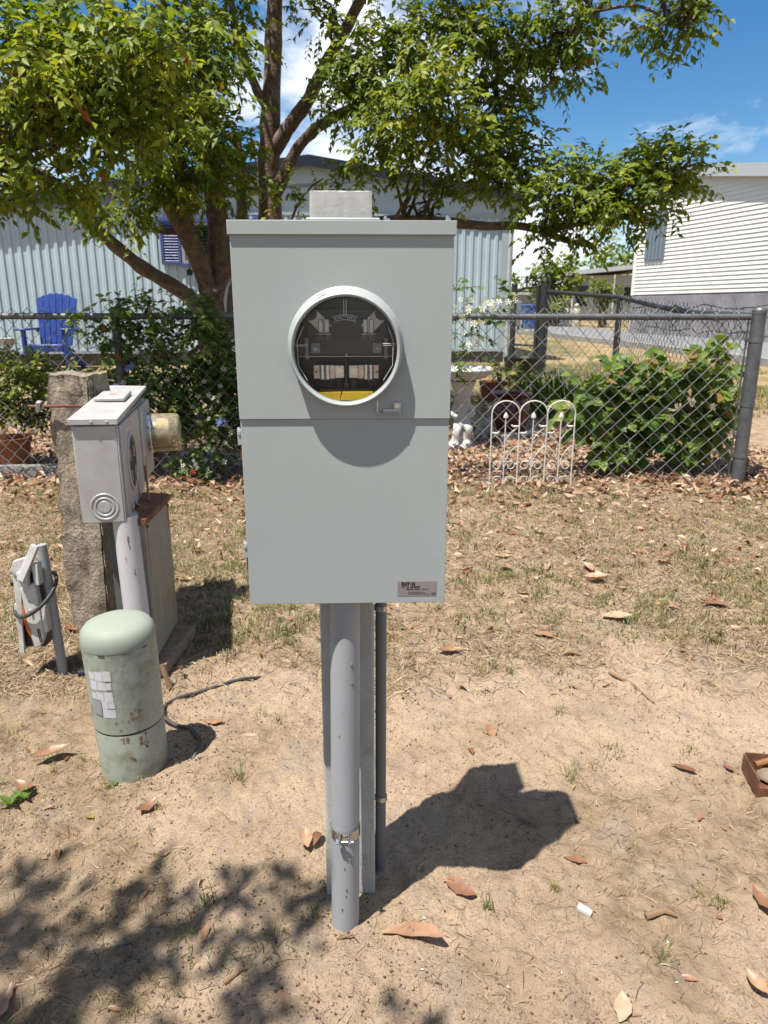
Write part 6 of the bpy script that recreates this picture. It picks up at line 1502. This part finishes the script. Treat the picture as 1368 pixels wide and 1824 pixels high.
# ------------------------------------------------------------------ ground cover
def strips(n, sampler, lmin, lmax, wmin, wmax, mat, name, seed, lift=(0.0, 0.01), curve=0.5, up=0.12, tone=(0, 1)):
    """loose straw: bent two-segment flat strips lying on the soil"""
    rg = np.random.default_rng(seed); X, Y = sampler(rg, n); n = len(X)
    a = rg.random(n) * 2 * math.pi; L = rg.uniform(lmin, lmax, n); w = rg.uniform(wmin, wmax, n)
    b = a + rg.normal(size=n) * curve
    def pt(x, y, dz): return np.stack([x, y, gh(x, y) + dz], 1)
    z0 = rg.uniform(*lift, n); z1 = z0 + np.abs(rg.normal(size=n)) * up * L; z2 = z0 + np.abs(rg.normal(size=n)) * up * L * .6
    p0 = pt(X, Y, z0); x1 = X + np.cos(a) * L * .5; y1 = Y + np.sin(a) * L * .5; p1 = pt(x1, y1, z1)
    x2 = x1 + np.cos(b) * L * .5; y2 = y1 + np.sin(b) * L * .5; p2 = pt(x2, y2, z2)
    s = np.stack([-np.sin(a) * w, np.cos(a) * w, rg.normal(size=n) * w * .5], 1); s2 = np.stack([-np.sin(b) * w, np.cos(b) * w, rg.normal(size=n) * w * .5], 1)
    V = np.stack([p0 - s, p0 + s, p1 - s, p1 + s, p2 - s2 * .6, p2 + s2 * .6], 1).reshape(-1, 3)
    k = np.arange(n)[:, None] * 6; F = np.concatenate([k + np.array([0, 1, 3, 2]), k + np.array([2, 3, 5, 4])], 1).reshape(-1, 4)
    t = rg.uniform(*tone, n)
    o = link(name, np_mesh(name, V, F, mat, np.repeat(t, 2)))
    return o
def field(x0, x1, y0, y1, dens):
    def f(rg, n):
        # distance-weighted so that far ground is not over-covered
        X = rg.uniform(x0, x1, n); Y = rg.uniform(y0, y1, n); d = dens(X, Y); k = rg.random(n) < d
        return X[k], Y[k]
    return f
lit = lambda X, Y: np.clip(litter(X, Y), 0.03, 1)
o = strips(75000, field(-1.7, 1.9, 0.9, 3.0, lambda X, Y: 0.10 + 0.90 * litter(X, Y) ** 1.2), 0.008, 0.040, 0.0002, 0.0007, M['straw'], 'dry_straw', 101, (-0.001, 0.003), 0.35, 0.08)
tag(o, 'fine dry straw and root bits strewn over near sand', 'straw', None, 'stuff')
o = strips(120000, field(-3.0, 3.4, 2.3, 5.7, lambda X, Y: 0.12 + 0.88 * litter(X, Y)), 0.015, 0.065, 0.0005, 0.0015, M['straw'], 'dry_thatch', 102, (0.0, 0.008), 0.3, 0.18)
tag(o, 'brown grass thatch over the middle ground', 'thatch', None, 'stuff')
# grass tufts
def tufts(name, spots, seed, hmin, hmax, nb, wid, tone):
    rg = np.random.default_rng(seed); V, T = [], []
    X = np.repeat(spots[:, 0], nb) + rg.normal(size=len(spots) * nb) * np.repeat(spots[:, 2], nb); Y = np.repeat(spots[:, 1], nb) + rg.normal(size=len(spots) * nb) * np.repeat(spots[:, 2], nb)
    n = len(X); a = rg.random(n) * 2 * math.pi; H_ = rg.uniform(hmin, hmax, n) * np.repeat(rg.uniform(.6, 1.2, len(spots)), nb); le = H_ * rg.uniform(.2, 1.3, n); w = wid * rg.uniform(.6, 1.3, n)
    Z = gh(X, Y) - 0.002; d = np.stack([np.cos(a), np.sin(a)], 1); s = np.stack([-np.sin(a) * w, np.cos(a) * w, np.zeros(n)], 1)
    p0 = np.stack([X, Y, Z], 1); p1 = np.stack([X + d[:, 0] * le * .35, Y + d[:, 1] * le * .35, Z + H_ * .6], 1); p2 = np.stack([X + d[:, 0] * le, Y + d[:, 1] * le, Z + H_ * rg.uniform(.55, 1, n)], 1)
    V = np.stack([p0 - s, p0 + s, p1 - s * .8, p1 + s * .8, p2], 1).reshape(-1, 3); k = np.arange(n)[:, None] * 5
    F = np.concatenate([k + np.array([0, 1, 3]), k + np.array([0, 3, 2]), k + np.array([2, 3, 4])], 1).reshape(-1, 3)
    t = np.clip(np.repeat(rg.uniform(tone[0], tone[1], len(spots)), nb) + rg.normal(size=n) * .14, 0, 1)
    return link(name, np_mesh(name, V, F, M['grass'], np.repeat(t, 3)))
def spots_from(rg, n, x0, x1, y0, y1, dens, r):
    X = rg.uniform(x0, x1, n); Y = rg.uniform(y0, y1, n); k = rg.random(n) < dens(X, Y)
    return np.stack([X[k], Y[k], np.full(k.sum(), r)], 1)
g1 = spots_from(rng, 1500, -1.6, 1.9, 1.75, 3.2, lambda X, Y: 0.30 * litter(X, Y) * sstep(.48, .62, fbm(X * 2.2 + 7, Y * 2.2, 2, 77)), .012)
g2 = spots_from(rng, 5200, -2.9, 3.3, 2.7, 5.3, lambda X, Y: 0.22 + 0.45 * sstep(.44, .62, fbm(X * 1.7 + 7, Y * 1.7, 2, 77)), .030)
hand = [(735, 1660, .012), (372, 1605, .012), (450, 1720, .03), (415, 1705, .03), (330, 1650, .02), (310, 1700, .03), (320, 1765, .03), (480, 1690, .02), (215, 1780, .03), (240, 1800, .03), (560, 1640, .010), (645, 1560, .006), (870, 1620, .008), (985, 1590, .008), (1130, 1510, .012), (1090, 1330, .02), (1065, 1360, .02), (1020, 1380, .015), (1000, 1270, .015), (860, 1190, .012), (910, 1195, .012), (880, 1180, .012), (520, 1150, .02), (555, 1160, .015), (135, 1210, .03), (115, 1240, .03), (250, 1390, .02), (185, 1400, .015), (1250, 1590, .015), (1180, 1700, .015), (30, 1300, .02), (90, 1350, .02), (640, 1520, .008), (495, 1285, .012), (280, 1440, .01), (1290, 1610, .012)]
hs_ = np.array([[G(x, y).x, G(x, y).y, r] for x, y, r in hand])
tag(tufts('grass_blades', g1, 5, .015, .045, 16, .0013, (.2, .75)), 'scattered small grass tufts on sandy soil nearby', 'grass', None, 'stuff')
tag(tufts('grass_patches', g2, 6, .025, .06, 12, .0020, (.08, .8)), 'thin green and straw grass in the middle yard', 'grass', None, 'stuff')
tag(tufts('near_grass_tufts', hs_, 7, .015, .048, 26, .0011, (.25, .9)), 'sparse green grass tufts in the foreground sand', 'grass', None, 'stuff')
# far lawn fringe beyond the fence
g3 = spots_from(rng, 7000, -4, 6.2, 8.5, 14, lambda X, Y: 0.9 * sstep(.40, .6, fbm(X * .9 + 2, Y * .9, 3, 70)) * (Y < 13.5 - 0.4 * np.maximum(0, 1.5 - X)), .06)
tag(tufts('lawn_grass', g3, 8, .04, .10, 7, .004, (.3, .95)), 'dry straw-coloured lawn beyond the fence', 'grass', None, 'stuff')
# soil crumbs
def crumbs(name, n, sampler, s0, s1, seed, tone=(0, 1)):
    rg = np.random.default_rng(seed); X, Y = sampler(rg, n); n = len(X)
    O = np.array([(1, 0, 0), (-1, 0, 0), (0, 1, 0), (0, -1, 0), (0, 0, .8), (0, 0, -.8)], float); Fc = np.array([(0, 2, 4), (2, 1, 4), (1, 3, 4), (3, 0, 4), (2, 0, 5), (1, 2, 5), (3, 1, 5), (0, 3, 5)])
    s = s0 + (s1 - s0) * rg.random((n, 1, 1)) ** 3; jit = rg.uniform(.6, 1.3, (n, 6, 3)); a = rg.random(n) * 6.28
    V = O[None] * jit * s; c_, s_ = np.cos(a)[:, None], np.sin(a)[:, None]
    V = np.stack([V[:, :, 0] * c_ - V[:, :, 1] * s_, V[:, :, 0] * s_ + V[:, :, 1] * c_, V[:, :, 2]], -1) + np.stack([X, Y, gh(X, Y)], 1)[:, None, :] + np.array([0, 0, 1]) * s * .35
    F = (np.arange(n)[:, None, None] * 6 + Fc[None]).reshape(-1, 3)
    o = link(name, np_mesh(name, V.reshape(-1, 3), F, M['clod'], np.repeat(rg.uniform(*tone, n), 8), smooth=True)); return o
o = crumbs('soil_crumbs', 60000, field(-1.5, 1.7, 0.95, 2.9, lambda X, Y: 0.15 + 0.85 * sstep(.4, .62, fbm(X * 3, Y * 3 + 5, 3, 90))), .0006, .0042, 31, (.15, 1.0))
tag(o, 'crumbs of loose soil and grit on near sand', 'soil', None, 'stuff')

# ---- fallen leaves
def dead_leaf_mesh(seed, Lf, W, curl, fold):
    rg = random.Random(seed); mb = MB(); n = 8; vs_ = []; side_b = rg.uniform(-.09, .09)
    for i in range(n + 1):
        t = i / n; w = W * math.sin(math.pi * min(.995, max(.02, t)) ** .9) * (.5 + rg.uniform(-.11, .08)) + .0006
        y = (t - .5) * Lf; z = curl * (4 * (t - .5) ** 2) * Lf + rg.uniform(-.01, .01) * Lf
        bend = side_b * math.sin(math.pi * t) * Lf + rg.uniform(-.05, .05) * Lf * .3
        vs_ += [(-w + bend, y, z + fold * w * 1.1 + .001), (bend, y, z), (w + bend, y, z + fold * w + .001)]
    fs = []
    for i in range(n): a = 3 * i; fs += [(a, a + 1, a + 4, a + 3), (a + 1, a + 2, a + 5, a + 4)]
    mb.add(vs_, fs)
    me = bpy.data.meshes.new('fallen_leaf'); me.from_pydata(mb.v, [], mb.f); me.materials.append(M['deadleaf'])
    me.polygons.foreach_set('use_smooth', [True] * len(me.polygons))
    a = me.attributes.new('rnd', 'FLOAT', 'FACE'); base = rg.random(); a.data.foreach_set('value', [min(1, max(0, base * .8 + .1 + rg.uniform(-.05, .05))) for _ in me.polygons])
    return me
LM = [dead_leaf_mesh(i, .075, .034 if i < 8 else .024, [.06, -.08, .02, .14, -.05, .2, -.12, .0][i % 8], [.2, .4, .1, .8, -.3, .3, 1.0, .15][i % 8]) for i in range(16)]
def put_leaf(x, y, size, ang, label, group=None, mi=0, tilt=(0, 0), lift=0.006):
    o = bpy.data.objects.new('fallen_leaf', LM[mi]); col.objects.link(o)
    s = size / .075; o.scale = (s, s, s); o.location = (x, y, gz(x, y) + lift); o.rotation_euler = (tilt[0], tilt[1], ang); tag(o, label, 'leaf', group); return o
# the ones that stand out: pixel of centre, length on the ground in metres, heading, label
named = [((735, 1680), .140, 78, 15, 'long smooth orange-brown leaf lying just right of the conduit foot', .008), ((1106, 1795), .066, -20, 0, 'broad pale brown leaf at the bottom edge right of centre', .008), ((820, 1590), .080, 60, 7, 'broad brown leaf in the sand below the panel shadow', .010), ((808, 1576), .060, 80, 9, 'upper brown leaf overlapping another below the panel shadow', .012), ((938, 1463), .065, 40, 5, 'single brown leaf inside the panel shadow', .010),
         ((548, 1515), .065, 10, 3, 'folded brown leaf standing upright left of the conduit', .02), ((566, 1512), .055, -15, 6, 'glossy brown leaf leaning beside the folded one left of conduit', .015), ((1025, 1530), .060, 70, 2, 'slim pale leaf right of the panel shadow tip', .006), ((875, 1303), .075, 5, 1, 'upright-lying dark brown leaf above the panel shadow', .006), ((95, 1360), .115, -55, 11, 'large tan curled leaf left of the green pedestal foot', .02),
         ((445, 1313), .055, 90, 12, 'round reddish leaf on bare sand right of the black cable', .006), ((380, 1292), .075, 70, 4, 'reddish brown leaf at the edge of the pedestal shadow', .008), ((262, 1447), .070, -30, 5, 'curled brown leaf on the sand below the green pedestal', .012), ((368, 1665), .050, 0, 8, 'small flat brown leaf among lower left grass', .006), ((1098, 1103), .13, 80, 0, 'large pale pinkish leaf in the right middle yard', .02), ((1276, 1081), .13, 85, 2, 'large tan leaf lying flat near the right edge', .02),
         ((1060, 1037), .12, 80, 3, 'curled brown leaf with dark underside in middle yard', .02), ((1358, 1610), .08, 10, 5, 'orange leaf cut by the right edge of the picture', .01), ((1218, 1362), .075, 60, 10, 'dark folded leaf near the rusty tray', .01), ((1350, 1745), .060, 15, 3, 'narrow orange leaf near the bottom right corner', .008), ((8, 1810), .09, 5, 13, 'brown leaf in the bottom left corner', .01), ((120, 1122), .095, 75, 2, 'tan leaf beside the broken grey pedestal', .012), ((712, 1128), .050, 10, 12, 'small round orange leaf right under the panel corner', .008), ((1228, 1735), .045, 75, 9, 'small red-brown leaf near bottom right', .006), ((510, 1800), .05, 40, 4, 'small curled leaf at the bottom edge left of centre', .006), ((45, 1412), .08, 60, 5, 'tan leaf above the little green sprouts', .01), ((1298, 1365), .04, 30, 7, 'tiny orange leaf left of the rusty tray', .006), ((838, 1335), .035, 20, 6, 'small curled leaf above panel shadow left side', .006)]
for (pxy, size, ang, mi, lab, lift) in named:
    p = G(*pxy); put_leaf(p.x, p.y, size, R(ang), lab, None, mi, (R(random.uniform(-8, 8)), R(random.uniform(-10, 10))), lift)
rgl = random.Random(77); cnt = 0
while cnt < 60:
    x, y = rgl.uniform(-1.5, 1.7), rgl.uniform(1.05, 2.4)
    if rgl.random() > 0.12 + 0.8 * float(litter(np.array([x]), np.array([y]))[0]) or (abs(x + .75) < .14 and abs(y - 1.9) < .14) or (abs(x + .06) < .12 and y < 1.6): continue
    put_leaf(x, y, rgl.uniform(.018, .040), rgl.uniform(0, 6.28), 'tiny dry leaf scrap lying on the near sand', 'leaf scraps on the near sand', rgl.randrange(16), (rgl.uniform(-.3, .3), rgl.uniform(-.3, .3)), .004); cnt += 1
cnt = 0
while cnt < 170:
    x, y = rgl.uniform(-2.5, 2.9), rgl.uniform(2.4, 5.2)
    if rgl.random() > (y - 1.4) / 3.6 or (x < -0.7 and y < 3.3): continue
    put_leaf(x, y, rgl.uniform(.035, .11), rgl.uniform(0, 6.28), 'dry brown leaf lying in the thin grass of middle yard', 'leaves across the middle yard', rgl.randrange(16), (rgl.uniform(-.3, .3), rgl.uniform(-.3, .3)), .008); cnt += 1
def litter_bed(name, n, x0, x1, y0, y1, dens, seed, size=(.04, .10)):
    rg = np.random.default_rng(seed); X = rg.uniform(x0, x1, n); Y = rg.uniform(y0, y1, n); k = rg.random(n) < dens(X, Y); X, Y = X[k], Y[k]; n = len(X)
    P_ = np.stack([X, Y, gh(X, Y) + rg.random(n) * .05], 1); a = rg.random(n) * 6.28
    D = np.stack([np.cos(a), np.sin(a), rg.normal(size=n) * .25], 1); NN = np.array([0, 0, 1.0]) + rg.normal(size=(n, 3)) * .45
    Lf = rg.uniform(*size, n)
    X_, Y_, Z_ = frames(D, NN); T, Fc = LEAF_V['lance']; c_ = rg.normal(size=(n, 1, 1)) * 2.2
    V = P_[:, None, :] + Lf[:, None, None] * (T[None, :, 0:1] * .46 * X_[:, None, :] + T[None, :, 1:2] * Y_[:, None, :] + T[None, :, 2:3] * c_ * Z_[:, None, :])
    F = (np.arange(n)[:, None, None] * 5 + Fc[None]).reshape(-1, 3)
    return link(name, np_mesh(name, V.reshape(-1, 3), F, M['deadleaf'], np.repeat(rg.random(n), 4)))
o = litter_bed('leaf_litter', 12500, -4.2, 3.6, 4.7, 8.6, lambda X, Y: sstep(4.7, 5.6, Y + .5 * (fbm(X * 2, Y * 2, 2, 6) - .5)) * (1 - sstep(7.4, 8.6, Y)), 41)
tag(o, 'brown leaf litter banked along the fence and under the trees', 'leaf litter', None, 'stuff')
o = litter_bed('leaf_fragments', 2600, -2.8, 3.3, 2.3, 5.0, lambda X, Y: .15 + .85 * sstep(2.3, 5, Y), 42, (.02, .055))
tag(o, 'small broken leaf fragments across the middle yard', 'leaf litter', None, 'stuff')

# ---- odds and ends on the sand
for (pa, pb, r, lab) in (((1085, 1200), (1165, 1245), .007, 'thin brown stick in the right middle yard'), ((1150, 1634), (1205, 1636), .008, 'short dark stick right of the white chip'), ((400, 1762), (440, 1738), .005, 'short brown stick at lower left of the conduit'), ((600, 1690), (640, 1692), .0025, 'hair-thin twig beside the conduit foot')):
    a, b = G(*pa), G(*pb); a.z, b.z = gz(a.x, a.y) + r, gz(b.x, b.y) + r; m_ = (a + b) / 2 + Vector((.01, .012, .004)); q = MB(); q.tube([a, m_, b], [r, r * .9, r * .5], 7); tag(q.build('stick', M['stick']), lab, 'stick')
bm = noisy_block((.034, .016, .012), 2, .0015, 2, 40, .001); o = bm_obj('white_chip', bm, M['whitebit']); p = G(1041, 1627); o.location = (p.x, p.y, gz(p.x, p.y) + .006); o.rotation_euler = (0, R(8), R(-35)); tag(o, 'white plaster chip on the sand right of the panel shadow', 'chip')
for i, (x, y) in enumerate(((752, 1738), (1000, 1740), (905, 1758), (1205, 1752), (1190, 1673), (755, 1646))):
    p = G(x, y); bm = noisy_block((.006, .004, .002), 1, .0008, i, 60, .0005); o = bm_obj('white_speck', bm, M['whitebit']); o.location = (p.x, p.y, gz(p.x, p.y) + .003); o.rotation_euler = (0, 0, i * 1.1); tag(o, 'tiny white fleck lying on the near sand', 'chip', 'white flecks on the sand')
# green and yellow leaf near the pedestal
o = bpy.data.objects.new('fallen_leaf', LM[2].copy()); o.data.materials.clear(); o.data.materials.append(M['yellowleaf']); col.objects.link(o); p = G(160, 1465); o.location = (p.x, p.y, gz(p.x, p.y) + .006); o.scale = (.5, .4, .5); o.rotation_euler = (0, 0, 1.3); tag(o, 'green-yellow fallen leaf on sand under the green pedestal', 'leaf')
# little sprouts
for i, (x, y, lab) in enumerate(((20, 1432, 'green broad-leaved sprout at the left edge of the sand'), (45, 1424, 'small green sprout next to the left edge sprout'), (205, 1398, 'tiny green sprout at the foot of the green pedestal'))):
    p = G(x, y); root = empty('sprout', (p.x, p.y, gz(p.x, p.y)), i * 1.3, lab, 'sprout'); s = (1.0, .85, .35)[i]
    for k in range(5):
        T, Fc = LEAF_V['lance']; lo = link('leaf', np_mesh('leaf', T * np.array([.020, .05, .05]) * s, Fc, M['hibisc'], np.full(4, .25 + .1 * k)), root); lo.rotation_euler = (R(28 + 6 * k), 0, k * 1.3); lo.location = (0, 0, .004)
# rusty tray at the right edge
p = G(1352, 1400); rt = empty('rusty_tray', (p.x + .035, p.y + .01, gz(p.x, p.y)), R(-8), 'rusty metal tray with brown rubbish at the right edge', 'tray')
for (a_, b_) in (((-.055, -.06, 0), (-.051, .07, .055)), ((-.051, .066, 0), (.09, .07, .060)), ((-.051, -.06, 0), (.09, -.056, .03)), ((-.051, -.056, .002), (.09, .066, .005))): q = MB(); q.b2(a_, b_); q.build('tray_wall', M['rust'], rt, 0)
q = MB(); q.ball((.005, .02, .018), .030, 12, 8, (1.2, 1.2, .5)); q.build('brown_rubbish', M['wood'], rt); q = MB(); q.tube([(-.03, .04, .04), (.02, .055, .05), (.07, .05, .045)], .009, 8); q.build('amber_strip', M['mossrust'], rt)
bpy.context.view_layer.update()
